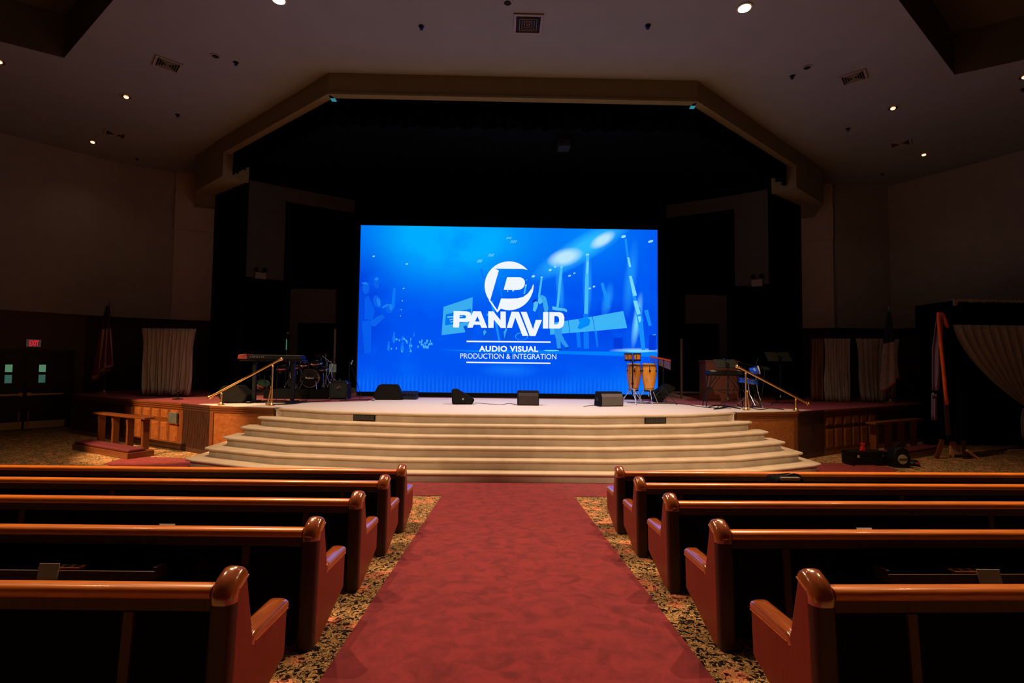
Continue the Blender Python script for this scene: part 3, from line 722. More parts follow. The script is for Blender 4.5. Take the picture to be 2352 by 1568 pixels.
# ceiling fixtures
glow = emit('lamp_glow', (1.0, 0.80, 0.55), 9.0); glow_dim = emit('dim_lamp_glow', (1.0, 0.55, 0.28), 3.0)
def downlight(p, hot, label, r=0.11):
    t = thing('ceiling_downlight', label, 'light', (p.x, p.y, CEIL), group='recessed downlights in the ceiling')
    m = MB(); m.lathe([(r, -0.002), (r+0.03, -0.004), (r+0.03, -0.014), (r, -0.018)], (0, 0, 0)); m.build('trim_ring', M_VENT, t, smooth=True)
    if hot: MB().lathe([(0.0, -0.020), (r-0.005, -0.020), (r-0.005, -0.026), (0.0, -0.026)]).build('lens', glow, t)
    else:
        MB().lathe([(0.0, -0.018), (r-0.005, -0.018), (r-0.005, -0.0195), (0.0, -0.0195)]).build('reflector', M_VOID if hot is None else mat('copper_reflector', (0.5, 0.25, 0.12), 0.25, 1.0), t)
        if hot is not None: MB().lathe([(0.0, -0.0195), (0.055, -0.022), (0.04, -0.045), (0.0, -0.05)]).build('bulb', glow_dim, t, smooth=True)
downlight(KEYS[0], True, 'bright ceiling downlight cut by the top edge, left of centre')
downlight(KEYS[1], True, 'bright white ceiling downlight near the top, right of centre')
for p, l in zip(DIMS, ('dim ceiling downlight on the left, between the two left vents', 'dim ceiling downlight on the left, lowest beside the small left vent', 'dim ceiling downlight at the far left edge below the coffer',
                       'dim ceiling downlight on the right, between the two right vents', 'dim ceiling downlight on the right, lowest beside the small right vent', 'dim ceiling downlight at the far right edge below the coffer')):
    downlight(p, False, l)
for (px, py), l in (((495, 128), 'unlit round ceiling fixture on the left beside the upper vent'), ((1854, 154), 'unlit round ceiling fixture on the right beside the upper vent'), ((1166, 5), 'unlit round ceiling fixture above the centre vent')):
    downlight(G(px, py, CEIL), None, l, 0.07)
def vent(px, py, label, rz, s=0.5):
    p = G(px, py, CEIL); t = thing('ceiling_vent', label, 'vent', (p.x, p.y, CEIL), rz, 'square slatted air vents in the ceiling')
    m = MB(); h = s/2
    m.box((-h, -h, -0.03), (h, -h+0.05, 0)); m.box((-h, h-0.05, -0.03), (h, h, 0)); m.box((-h, -h+0.05, -0.03), (-h+0.05, h-0.05, 0)); m.box((h-0.05, -h+0.05, -0.03), (h, h-0.05, 0))
    m.build('frame', M_VENT, t, bevel=0.004)
    MB().box((-h+0.05, -h+0.05, -0.012), (h-0.05, h-0.05, -0.001)).build('duct_shade_sheet', M_VOID, t)
    m = MB()
    for k in range(4):
        r = 0.03+k*0.045
        for (a, c) in (((-r, -r), (r, -r)), ((r, -r), (r, r)), ((r, r), (-r, r)), ((-r, r), (-r, -r))):
            m.slab(a, c, 0.007, -0.034, -0.012)
    m.build('louvres', M_VENT, t)
vent(1213, 54, 'square ceiling vent at the top centre', 0.0, 0.56)
vent(385, 147, 'upper of the two left ceiling vents', 0.75, 0.5); vent(265, 307, 'lower of the two left ceiling vents', 0.75, 0.5)
vent(1960, 177, 'upper of the two right ceiling vents', -0.75, 0.5); vent(2068, 329, 'lower of the two right ceiling vents', -0.75, 0.5)
SPR = [((968, 60), 'left of the centre vent'), ((1488, 58), 'right of the centre vent'), ((542, 143), 'on the left, beside the unlit round fixture'), ((1820, 174), 'on the right, beside the unlit round fixture'),
       ((408, 263), 'on the left, right of the upper dim downlight'), ((1948, 295), 'on the right, left of the upper dim downlight'), ((315, 364), 'lowest on the left, near the wall corner'), ((2027, 399), 'lowest on the right, near the wall corner'), ((2351, 204), 'at the right picture edge')]
for (px, py), l in SPR:
    p = G(px, py, CEIL); t = thing('sprinkler_head', 'small dark sprinkler head '+l, 'sprinkler', (p.x, p.y, CEIL), group='sprinkler heads in the ceiling')
    MB().lathe([(0.055, -0.002), (0.055, -0.012), (0.02, -0.02), (0.018, -0.05), (0.0, -0.05)]).build('escutcheon', M_BLACKMET, t, smooth=True)
    MB().lathe([(0.035, -0.06), (0.035, -0.064), (0.0, -0.066)]).cyl((-0.015, 0, -0.05), (-0.015, 0, -0.062), 0.004, n=6).cyl((0.015, 0, -0.05), (0.015, 0, -0.062), 0.004, n=6).build('deflector', M_BLACKMET, t)
# emergency lights
for (px0, px1, pyt, pyb, lab) in ((579, 603, 624, 638, 'white twin-head emergency light beside the left black wing'), (1734, 1757, 640, 656, 'white twin-head emergency light beside the right black wing')):
    a = A(px0, pyb, 17.45); c = A(px1, pyt, 17.45); x0 = (a.x+c.x)/2; hw = (c.x-a.x)/2
    pe, qe = (A(573, 413, 17.4).x, A(651, 643, 18.1).x) if px0 < 1000 else (A(1763, 434, 17.4).x, A(1688, 657, 18.1).x)
    yw = 17.4+0.7*abs(x0-pe)/abs(qe-pe)
    t = thing('emergency_light', lab, 'light', (x0, yw-0.004, a.z), math.atan2(0.7, abs(qe-pe))*(1 if px0 < 1000 else -1), group='emergency lights beside the stage')
    MB().box((-hw, -0.12, 0), (hw, -0.002, c.z-a.z)).build('battery_box', M_WHITEBOX, t, bevel=0.015)
    for s_ in (-1, 1):
        m = MB(); m.cyl((s_*hw*0.8, -0.06, c.z-a.z), (s_*hw*0.8, -0.06, c.z-a.z+0.06), 0.02); m.lathe([(0.04, 0), (0.07, 0.06), (0.066, 0.08), (0, 0.082)], (s_*hw*0.8, -0.03, c.z-a.z+0.09), (0, -1, 0)); m.build('lamp_head', M_BLACKMET, t, smooth=True)

# ------------------------------------------------------------------ double doors in the left wall
wd = Vector((-12.9+14.95, 16.55-14.1, 0)); wl = wd.length; wd.normalize()
dface = Vector((wd.y, -wd.x, 0))          # towards the room
dang = math.atan2(wd.y, wd.x)
# meeting stile sits where the picture column 56 meets the wall plane
def onwall(px, py):
    r = ray(px, py); p0 = Vector((-14.95, 14.1, 0)) - dface*0.12
    t = (p0-CAM).dot(dface)/r.dot(dface); return CAM + r*t
mid = onwall(56, 900)
zt = onwall(56, 812).z
door = bpy.data.objects.new('door_1', None); COL.objects.link(door); door.location = (mid.x, mid.y, 0); door.rotation_euler = (0, 0, dang); struct(door)
DW = 0.98; DH = zt
M_PLATE = mat('satin_brass_plate', (0.75, 0.58, 0.30), 0.45, 0.35, 0.08, 5)
m = MB(); m.box((-DW-0.12, -0.04, 0), (-DW-0.01, 0.06, DH+0.12)); m.box((DW+0.01, -0.04, 0), (DW+0.12, 0.06, DH+0.12)); m.box((-DW-0.01, -0.04, DH+0.01), (DW+0.01, 0.06, DH+0.12)); m.build('door_frame', M_DOOR, door, bevel=0.01)
glass = emit('corridor_light', (0.085, 0.20, 0.115), 1.0); glass2 = emit('corridor_light_low', (0.03, 0.09, 0.07), 1.0)
for s_ in (-1, 1):
    x0, x1 = (0.008, DW) if s_ > 0 else (-DW, -0.008)
    lf = MB().box((x0, -0.03, 0.01), (x1, 0.03, DH)).build('door_leaf', M_DOOR, door, bevel=0.004)
    wc = s_*0.36
    zwt = onwall(56, 837).z; zwb = onwall(56, 879).z
    MB().box((wc-0.10, -0.045, zwb-0.03), (wc+0.10, -0.025, zwt+0.03)).build('glazing_bead', M_DOOR, lf)
    MB().box((wc-0.075, -0.05, zwb+(zwt-zwb)*0.60), (wc+0.075, -0.04, zwt)).build('window', glass, lf)
    MB().box((wc-0.075, -0.05, zwb), (wc+0.075, -0.04, zwb+(zwt-zwb)*0.44)).build('window', glass2, lf)
    zb = onwall(56, 906).z
    m = MB(); xa, xb = sorted((s_*0.12, s_*0.86)); m.box((xa, -0.10, zb-0.025), (xb, -0.06, zb+0.03)); m.build('push_bar', M_PLATE, lf, bevel=0.01)
    m = MB(); m.box((s_*0.09-0.05, -0.10, zb-0.04), (s_*0.09+0.05, -0.03, zb+0.06)); m.build('latch_case', M_PLATE, lf, bevel=0.01)
    MB().box((min(s_*0.03, s_*0.93), -0.036, 0.02), (max(s_*0.03, s_*0.93), -0.030, 0.24)).build('kick_plate', M_PLATE, lf)
    m = MB(); xa, xb = sorted((s_*0.5, s_*0.85)); m.box((xa, -0.10, DH-0.12), (xb, -0.03, DH-0.05)); m.build('door_closer', M_BLACKMET, lf, bevel=0.01)
    MB().cyl((s_*0.10, -0.06, 0.10), (s_*0.10, -0.06, 0.55), 0.012).box((s_*0.10-0.03, -0.08, 0.06), (s_*0.10+0.03, -0.03, 0.13)).build('floor_bolt', M_BRASS, lf)
# EXIT sign
def text_mesh(s, bold=0.0, shear=0.0, space=1.0):
    cu = bpy.data.curves.new('t', 'FONT'); cu.body = s; cu.size = 1; cu.offset = bold; cu.shear = shear; cu.space_character = space; cu.resolution_u = 6
    o = bpy.data.objects.new('t', cu); COL.objects.link(o); bpy.context.view_layer.update()
    dg = bpy.context.evaluated_depsgraph_get(); me = bpy.data.meshes.new_from_object(o.evaluated_get(dg))
    bpy.data.objects.remove(o); 
    vs_ = [v.co.copy() for v in me.vertices]; fs_ = [tuple(p.vertices) for p in me.polygons]
    x0 = min(v.x for v in vs_); x1 = max(v.x for v in vs_); y0 = min(v.y for v in vs_); y1 = max(v.y for v in vs_)
    vs_ = [((v.x-x0)/(x1-x0), (v.y-y0)/(y1-y0)) for v in vs_]
    bpy.data.meshes.remove(me)
    return vs_, fs_
def text_part(s, fn, name, material, parent, **k):
    """fn maps (u, v) in the text's unit box to a local point"""
    vs_, fs_ = text_mesh(s, **k); m = MB(); m._add([fn(u, v) for u, v in vs_], fs_); return m.build(name, material, parent)
e0 = onwall(60, 796); e1 = onwall(94, 780)
es = thing('exit_sign', 'lit red EXIT sign above the left double doors', 'sign', ((e0.x+e1.x)/2, (e0.y+e1.y)/2, e0.z), dang)
ew = math.dist((e0.x, e0.y), (e1.x, e1.y))/2; eh = e1.z-e0.z
MB().box((-ew, -0.06, 0), (ew, 0.06, eh)).build('housing', emit('exit_letter_glow', (0.045, 0.022, 0.018), 1.0), es, bevel=0.01)  # housing glows itself to stand for light spilling from the letters
text_part('EXIT', lambda u, v: (-ew*0.62+u*ew*1.3, -0.065, eh*0.12+v*eh*0.76), 'lettering', emit('exit_red', (0.75, 0.012, 0.03), 1.0), es, bold=0.03)

# ------------------------------------------------------------------ video screen
YS = 15.0
a = A(825, 902, YS); c = A(1510, 520, YS)
SX0, SX1 = A(824.5, 700, YS).x, A(1510, 700, YS).x
SZ0, SZ1 = A(1166, 902.5, YS).z, A(1166, 522.5, YS).z
scr = thing('video_screen', 'large lit blue video wall at the back of the stage', 'screen', ((SX0+SX1)/2, YS, HS))
off = Vector(scr.location)
MB(off=off).box((SX0-0.04, YS+0.01, SZ0-0.02), (SX1+0.04, YS+0.22, SZ1+0.04)).build('housing', M_BLACK, scr)
MB(off=off).box((SX0+0.0, YS-0.02, HS+0.002), (SX1-0.0, YS+0.35, SZ0-0.02)).build('plinth', M_BLACKWALL, scr)
# picture background: procedural emission
m_, nt, N, L, P = new_mat('screen_picture'); N.remove(P)
tc = N.new('ShaderNodeTexCoord'); 
def blob(cx, cz, rx, rz_, fall=1.0):
    mp = N.new('ShaderNodeMapping'); mp.vector_type = 'POINT'
    mp.inputs['Location'].default_value = (-cx/rx, 0, -cz/rz_); mp.inputs['Scale'].default_value = (1/rx, 0, 1/rz_)
    g = N.new('ShaderNodeTexGradient'); g.gradient_type = 'QUADRATIC_SPHERE'
    L.new(tc.outputs['Object'], mp.inputs[0]); L.new(mp.outputs[0], g.inputs[0]); return g.outputs['Fac']
def px2s(px, py):
    p = A(px, py, YS); return p.x-off.x, p.z-off.z
def mixc(fac, colA, colB, k=1.0):
    mm = N.new('ShaderNodeMix'); mm.data_type = 'RGBA'
    if k != 1.0:
        q = N.new('ShaderNodeMath'); q.operation = 'MULTIPLY'; q.use_clamp = True; q.inputs[1].default_value = k; L.new(fac, q.inputs[0]); fac = q.outputs[0]
    L.new(fac, mm.inputs[0])
    for i, cc in ((6, colA), (7, colB)):
        if isinstance(cc, tuple): mm.inputs[i].default_value = (*cc, 1)
        else: L.new(cc, mm.inputs[i])
    return mm.outputs[2]
base = lin((0, 84, 242))
col = mixc(blob(*px2s(1040, 540), 4.6, 2.6), base, lin((0, 172, 255)), 2.0)
col = mixc(blob(*px2s(1350, 540), 3.2, 2.2), col, lin((0, 140, 255)), 0.9)
col = mixc(blob(*px2s(830, 700), 1.6, 2.6), col, lin((0, 58, 222)), 1.6)
col = mixc(blob(*px2s(1400, 740), 2.6, 1.6), col, lin((0, 66, 232)), 1.2)
col = mixc(blob(*px2s(1480, 890), 2.6, 0.9), col, lin((0, 120, 250)), 1.0)
ns = N.new('ShaderNodeTexNoise'); ns.inputs['Scale'].default_value = 0.9; ns.inputs['Detail'].default_value = 4
L.new(tc.outputs['Object'], ns.inputs[0])
cr = N.new('ShaderNodeValToRGB'); cr.color_ramp.elements[0].position = 0.5; cr.color_ramp.elements[1].position = 0.8
L.new(ns.outputs[0], cr.inputs[0]); col = mixc(cr.outputs[0], col, lin((0, 110, 255)), 0.6)
def rblob(px, py, rx, ry, ang):
    cx_, cz_ = px2s(px, py); m1 = N.new('ShaderNodeMapping'); m1.inputs['Location'].default_value = (-cx_, 0, -cz_)
    m2 = N.new('ShaderNodeMapping'); m2.inputs['Rotation'].default_value = (0, ang, 0); m2.inputs['Scale'].default_value = (1, 0, 1)
    m3 = N.new('ShaderNodeMapping'); m3.inputs['Scale'].default_value = (1/rx, 0, 1/ry)
    g = N.new('ShaderNodeTexGradient'); g.gradient_type = 'SPHERICAL'
    L.new(tc.outputs['Object'], m1.inputs[0]); L.new(m1.outputs[0], m2.inputs[0]); L.new(m2.outputs[0], m3.inputs[0]); L.new(m3.outputs[0], g.inputs[0]); return g.outputs['Fac']
for (px_, py_, rx_, ry_, an, cc, kk) in ((1340, 570, 1.9, 0.42, 0.55, (40, 185, 255), 1.5), (1298, 591, 0.58, 0.28, 0.3, (185, 232, 252), 1.7), (1384, 551, 0.46, 0.20, 0.55, (185, 232, 252), 1.7),
        (1349, 650, 0.16, 1.1, 0.0, (40, 165, 255), 1.0), (1448, 640, 0.22, 1.3, -0.12, (30, 150, 255), 1.0), (1463, 735, 0.14, 0.9, -0.15, (110, 210, 255), 1.3), (1286, 660, 0.14, 0.9, 0.08, (40, 165, 255), 0.9), (1395, 690, 0.18, 0.6, -0.2, (40, 165, 255), 0.8),
        (1465, 806, 0.9, 0.10, 0, (150, 225, 255), 1.2), (1170, 850, 1.0, 0.25, 0, (20, 125, 255), 0.7)):
    col = mixc(rblob(px_, py_, rx_, ry_, an), col, lin(cc), kk)
# faint vertical drape lines low in the picture
wv = N.new('ShaderNodeTexWave'); wv.bands_direction = 'X'; wv.inputs['Scale'].default_value = 2.6; wv.inputs['Distortion'].default_value = 0.3
L.new(tc.outputs['Object'], wv.inputs[0])
sp = N.new('ShaderNodeSeparateXYZ'); L.new(tc.outputs['Object'], sp.inputs[0])
mr = N.new('ShaderNodeMapRange'); mr.inputs['From Min'].default_value = px2s(1166, 858)[1]; mr.inputs['From Max'].default_value = px2s(1166, 885)[1]
L.new(sp.outputs['Z'], mr.inputs[0])
ml = N.new('ShaderNodeMath'); ml.operation = 'MULTIPLY'; L.new(wv.outputs['Fac'], ml.inputs[0]); L.new(mr.outputs[0], ml.inputs[1])
col = mixc(ml.outputs[0], col, lin((30, 130, 255)), 0.35)
em = N.new('ShaderNodeEmission'); L.new(col, em.inputs[0]); em.inputs[1].default_value = 1.0; L.new(em.outputs[0], N['Material Output'].inputs[0])
MB(off=off).box((SX0, YS-0.01, SZ0), (SX1, YS+0.01, SZ1)).build('display_panel', m_, scr)
E = {}
def scol(rgb): 
    k = 'screen_%d_%d_%d' % rgb
    return emit(k, lin(rgb), 1.0)
LAY = [0.012]
def flat(name, polys, rgb, layer):
    for poly in polys:
        LAY[0] += 0.000008
        m = MB(off=off); y = YS-layer*0.0012-LAY[0]
        pts = [A(px, py, YS) for px, py in poly]
        tr = mg.tessellate_polygon([[Vector((p.x, p.z, 0)) for p in pts]])
        m._add([(p.x, y, p.z) for p in pts], [tuple(t) for t in tr]); o = m.build(name, scol(rgb), scr)
    return o
def C3(pts): return [(820+x/3.36, 500+y/3.36) for x, y in pts]        # close-up frames used while measuring
def C4(pts): return [(1000+x/5.6, 580+y/5.6) for x, y in pts]
def ell(cx, cy, rx, ry, ang=0, n=24):
    ca, sa = math.cos(ang), math.sin(ang)
    return [(cx+rx*math.cos(t)*ca-ry*math.sin(t)*sa, cy+rx*math.cos(t)*sa+ry*math.sin(t)*ca) for t in [2*PI*i/n for i in range(n)]]
# pictured stage floor band
flat('picture_stage_floor', [C3([(620, 1015), (900, 1022), (1400, 1022), (1700, 1030), (2316, 1034), (2316, 1075), (1900, 1062), (1500, 1048), (900, 1035)])], (0, 128, 252), 0)
flat('picture_floor_glow', [C3(ell(2170, 1032, 90, 7)), C3(ell(1500, 1024, 60, 5))], (120, 215, 255), 1)
# light beams
beams = [[(1568, 380), (1588, 380), (1556, 690), (1538, 690)], [(1768, 285), (1790, 285), (1782, 740), (1752, 740)], [(1417, 468), (1432, 468), (1412, 612), (1396, 612)],
         [(1298, 520), (1310, 520), (1296, 588), (1284, 588)]]
flat('light_beam', [C3(p) for p in beams], (70, 188, 250), 1)
b2 = [[(2062, 160), (2080, 160), (2112, 430), (2095, 430)], [(2095, 430), (2122, 430), (2180, 760), (2140, 700)], [(2140, 680), (2185, 690), (2210, 800), (2165, 800)], [(2165, 800), (2205, 800), (2225, 1020), (2195, 1020)],
      [(1878, 505), (1902, 500), (1952, 690), (1932, 695)], [(2215, 715), (2245, 708), (2272, 830), (2250, 836)],
      [(1030, 640), (1050, 640), (1105, 945), (1090, 945)]]
flat('light_beam', [C3(p) for p in b2], (22, 142, 253), 1)
b3 = [[(2085, 305), (2100, 305), (2115, 380), (2098, 380)], [(2098, 450), (2118, 448), (2160, 600), (2130, 605)], [(2130, 640), (2160, 640), (2188, 740), (2160, 750)], [(2165, 760), (2190, 760), (2190, 800), (2175, 810)], [(1776, 340), (1786, 340), (1780, 430), (1770, 430)]]
flat('beam_haze', [C3(p) for p in b3], (120, 215, 255), 2)
b4 = [[(1690, 880), (1720, 880), (1728, 1000), (1700, 1000)], [(1745, 740), (1785, 740), (1790, 1010), (1750, 1010)], [(1830, 870), (1850, 860), (1862, 990), (1850, 1000)], [(948, 395), (966, 395), (1000, 520), (985, 530)], [(1090, 430), (1080, 435), (1112, 610), (1124, 610)], [(280, 540), (300, 540), (290, 700), (262, 700)]]
flat('light_beam', [C3(p) for p in b4], (12, 118, 250), 1)
# big flares
dots = [(1778, 284, 13, 7), (1578, 381, 9, 6), (1425, 460, 9, 6), (1304, 520, 7, 5), (1360, 452, 14, 9), (1490, 404, 12, 9), (1528, 379, 9, 8), (1640, 448, 12, 6), (1677, 428, 9, 5), (1796, 545, 10, 6), (1828, 531, 10, 7), (2056, 146, 20, 10), (2265, 183, 22, 9),
        (385, 357, 9, 6), (130, 298, 9, 6), (361, 545, 6, 4), (350, 641, 5, 4), (342, 709, 4, 3), (336, 757, 4, 3), (1205, 563, 8, 6), (1162, 566, 6, 5), (2010, 931, 18, 4), (2282, 908, 24, 5), (1310, 480, 3, 3)]
flat('stage_lamp', [C3(ell(x, y, rx, ry, -0.3, 12)) for x, y, rx, ry in dots], (150, 222, 250), 3)
st = []
for (x, y, l, sp_) in ((1010, 300, 22, 11), (925, 345, 22, 9), (1182, 195, 22, 12), (1150, 165, 14, 10)):
    for k in range(4): st.append([(x+k*sp_, y), (x+k*sp_+5, y), (x+k*sp_+5+l*0.6, y-l), (x+k*sp_+l*0.6, y-l)])
flat('truss_light', [C3(p) for p in st], (110, 210, 250), 2)
# pictured side screens
flat('picture_side_screen', [C3([(668, 688), (893, 612), (888, 800), (832, 884), (653, 905)])], (58, 172, 240), 1)
flat('picture_side_screen_panel', [C3([(686, 745), (880, 700), (878, 800), (680, 830)])], (0, 118, 240), 2)
for (x0, y0, x1) in ((697, 762, 815), (715, 784, 740), (722, 802, 742)):
    flat('picture_screen_line', [C3([(x0, y0), (x1, y0-6), (x1, y0+2), (x0, y0+9)])], (120, 205, 245), 3)
flat('picture_side_screen', [C3([(1490, 812), (1628, 793), (1640, 888), (1490, 902)]), C3([(1632, 792), (1814, 763), (1835, 873), (1644, 888)]), C3([(1818, 762), (2054, 719), (2084, 850), (1838, 873)])], (62, 180, 248), 1)
flat('picture_side_screen_patch', [C3([(1705, 781), (1780, 770), (1800, 790), (1790, 830), (1720, 860), (1700, 850), (1718, 810)])], (0, 140, 252), 2)
# pictured singer, facing left with the microphone up and one arm out
flat('singer_shirt', [C3([(1404, 690), (1440, 664), (1480, 672), (1512, 684), (1505, 720), (1498, 760), (1500, 800), (1502, 850), (1420, 850), (1398, 800), (1392, 730)])], (10, 96, 228), 3)
flat('singer_skin', [C3([(1404, 604), (1424, 600), (1434, 625), (1430, 655), (1410, 668), (1396, 650), (1398, 622)]), C3([(1362, 640), (1376, 640), (1400, 655), (1392, 690), (1376, 726), (1356, 716), (1362, 680)]),
                    C3([(1508, 682), (1560, 694), (1604, 700), (1622, 712), (1618, 730), (1596, 718), (1540, 716), (1506, 708)])], (84, 190, 246), 4)
flat('singer_hair', [C3([(1402, 602), (1430, 596), (1456, 612), (1468, 650), (1476, 700), (1470, 726), (1448, 730), (1440, 690), (1430, 640), (1410, 610)])], (58, 168, 240), 5)
flat('singer_jeans', [C3([(1522, 850), (1582, 850), (1580, 900), (1600, 940), (1635, 996), (1612, 1004), (1580, 970), (1570, 950), (1572, 1008), (1545, 1010), (1536, 940), (1522, 890)])], (44, 150, 240), 4)
flat('singer_shoes', [C3([(1541, 1008), (1580, 1008), (1588, 1022), (1545, 1022)]), C3([(1600, 1004), (1630, 994), (1646, 998), (1612, 1020)])], (6, 70, 190), 5)
flat('singer_microphone', [C3([(1350, 650), (1366, 632), (1384, 628), (1388, 640), (1370, 650), (1356, 658)])], (0, 42, 170), 5)
# pictured band members in the middle distance
flat('band_figure', [C3([(820, 840), (838, 830), (860, 845), (880, 870), (890, 980), (850, 980), (846, 900)]), C3([(960, 850), (1000, 840), (1046, 850), (1050, 960), (1010, 985), (990, 960), (970, 980)]),
                    C3([(1115, 850), (1150, 852), (1180, 870), (1200, 900), (1190, 980), (1140, 985), (1120, 930)])], (6, 84, 226), 2)
flat('band_highlight', [C3([(1132, 880), (1150, 850), (1160, 856), (1146, 900), (1138, 930)]), C3([(972, 880), (985, 862), (1000, 880), (980, 910)]), C3([(1000, 742), (1012, 736), (1014, 752), (1004, 760)]), C3(ell(1270, 915, 50, 30))], (50, 165, 248), 3)
flat('band_figure', [C3(ell(1270, 917, 44, 26))], (0, 90, 240), 4)
# pictured audience at the left
flat('audience_front', [C3([(22, 540), (60, 500), (92, 520), (95, 580), (100, 640), (150, 740), (200, 756), (206, 790), (160, 800), (110, 860), (112, 960), (112, 1040), (30, 1056), (10, 1056), (12, 800)])], (0, 74, 226), 2)
flat('audience_faces', [C3(ell(150, 505, 20, 42, -0.2)), C3(ell(155, 645, 28, 48, -0.25)), C3(ell(250, 700, 26, 38, -0.2)), C3(ell(70, 545, 26, 44)), C3([(105, 800), (160, 760), (200, 745), (215, 770), (170, 812), (140, 840), (110, 830)])], (12, 98, 236), 3)
flat('audience_faces', [C3(ell(152, 472, 16, 12, -0.2)), C3(ell(168, 652, 13, 34, -0.25)), C3(ell(262, 690, 12, 26, -0.2)), C3([(190, 690), (230, 665), (255, 668), (240, 680), (200, 700)]), C3([(30, 505), (70, 495), (96, 515), (60, 515)])], (26, 128, 242), 4)
flat('audience_clothes', [C3([(38, 800), (105, 790), (112, 860), (108, 1040), (60, 1050), (50, 930)]), C3([(60, 620), (90, 600), (140, 720), (120, 790), (60, 780)])], (6, 92, 238), 3)
crowd = []
random.seed(3)
for (x, y, w_, h_) in ((245, 990, 22, 80), (286, 925, 26, 90), (350, 1000, 30, 90), (352, 930, 22, 40), (412, 980, 26, 86), (440, 900, 14, 40)):
    crowd += [C3(ell(x, y+h_*0.12, w_*0.42, h_*0.36)), C3(ell(x+2, y-h_*0.34, w_*0.24, h_*0.13))]
flat('crowd_far', crowd, (20, 124, 246), 3)
cr2 = [C3(ell(470+random.random()*110, 945+random.random()*60, 5, 10)) for _ in range(26)] + [C3(ell(250+random.random()*190, 930+random.random()*100, 5, 8)) for _ in range(18)]
flat('crowd_far', cr2, (70, 175, 250), 4)
# pictured loudspeakers at right
flat('picture_equipment', [C3([(1980, 925), (2050, 925), (2050, 1010), (1980, 1010)]), C3([(2250, 905), (2305, 905), (2305, 1020), (2250, 1020)])], (0, 58, 218), 3)
# round logo, seen as a white disc cut by a slanted letter
WHT = (240, 246, 255)
cx, cy, R = 947, 428, 313
def circ(a0, a1, n=40, rx=R, ry=R, x=cx, y=cy):
    return [(x+rx*math.cos(math.radians(a0+(a1-a0)*i/n)), y+ry*math.sin(math.radians(a0+(a1-a0)*i/n))) for i in range(n+1)]
top = circ(-133, -41, 30)
flat('logo_top_segment', [C4([(765, 205), (735, 202)] + [p for p in circ(-133, -41, 30)] + [(1186, 224), (1130, 212), (800, 208)])], WHT, 8)
flat('logo_left_segment', [C4([(735, 202), (765, 205), (816, 232), (705, 615), (798, 738), (848, 722), (800, 772), (795, 773), (700, 640)] + circ(140, 228, 26)[0:])], WHT, 8) if False else None
left = [(737, 200), (770, 208), (816, 232), (704, 618)] + circ(143, 227, 26)
flat('logo_left_segment', [C4(left)], WHT, 8)
flat('logo_tail', [C4([(688, 600), (706, 612), (797, 738), (845, 590), (960, 592), (1060, 588), (1130, 570), (1190, 525), (1235, 465), (1258, 405), (1264, 430), (1255, 500)] + circ(22, 98, 26)[1:] + [(842, 722), (796, 773), (690, 620)])], WHT, 8)
flat('logo_counter', [C4([(922, 318), (1075, 318), (1105, 322), (1132, 338), (1148, 362), (1152, 395), (1142, 435), (1118, 462), (1085, 478), (1040, 482), (878, 480)])], WHT, 8)
# wordmark, letter by letter
def hole_poly(name, outer_, holes, rgb, layer):
    m = MB(off=off); y = YS-layer*0.0012-0.013
    loops = [[A(px, py, YS) for px, py in lp] for lp in [outer_]+holes]
    tr = mg.tessellate_polygon([[Vector((p.x, p.z, 0)) for p in lp] for lp in loops]); flatp = [p for lp in loops for p in lp]
    m._add([(p.x, y, p.z) for p in flatp], [tuple(t) for t in tr]); return m.build(name, scol(rgb), scr)
lt = 9
hole_poly('wordmark_letter', C4([(236, 752), (405, 755), (440, 765), (458, 785), (464, 820), (458, 860), (438, 885), (405, 893), (310, 893), (304, 965), (230, 962)]), [C4([(312, 803), (375, 804), (392, 812), (394, 832), (384, 846), (310, 847)])], WHT, lt)
hole_poly('wordmark_letter', C4([(485, 755), (585, 756), (668, 968), (593, 968), (575, 927), (495, 927), (478, 966), (412, 966)]), [C4([(540, 818), (572, 886), (512, 886)])], WHT, lt)
flat('wordmark_letter', [C4([(680, 756), (745, 756), (838, 868), (838, 758), (906, 759), (906, 970), (842, 970), (752, 860), (748, 968), (680, 968)])], WHT, lt)
flat('wordmark_letter', [C4([(980, 760), (1073, 762), (1196, 1070), (1120, 1070), (1028, 835), (985, 968), (918, 968)])], WHT, lt)
flat('wordmark_letter', [C4([(1098, 762), (1172, 762), (1256, 985), (1290, 866), (1370, 866), (1286, 1072), (1214, 1072)])], WHT, lt)
flat('wordmark_letter', [C4([(1386, 764), (1452, 764), (1450, 976), (1382, 976)])], WHT, lt)
hole_poly('wordmark_letter', C4([(1464, 764), (1600, 766), (1640, 785), (1658, 830), (1656, 900), (1640, 948), (1600, 976), (1462, 976)]), [C4([(1530, 815), (1565, 817), (1586, 835), (1592, 870), (1584, 905), (1560, 925), (1526, 925)])], WHT, lt)
flat('rule', [C4([(402, 1132), (1482, 1142), (1482, 1160), (402, 1150)])], WHT, lt)
flat('rule', [C4([(400, 1402), (1480, 1414), (1480, 1431), (400, 1419)])], WHT, lt)
def scr_text(s, x0, x1, y0, y1, rgb, **k):
    def fn(u, v):
        (px, py), = C4([(x0+(x1-x0)*u, y1+(y0-y1)*v + (x1-x0)*u*0.008)])
        p = A(px, py, YS); return Vector((p.x, YS-lt*0.0012-0.013, p.z)) - off
    return text_part(s, fn, 'lettering', scol(rgb), scr, **k)
scr_text('AUDIO VISUAL', 562, 1322, 1196, 1272, WHT, bold=0.035, space=1.08)
scr_text('PRODUCTION & INTEGRATION', 322, 1555, 1294, 1362, (225, 240, 255), bold=0.004)

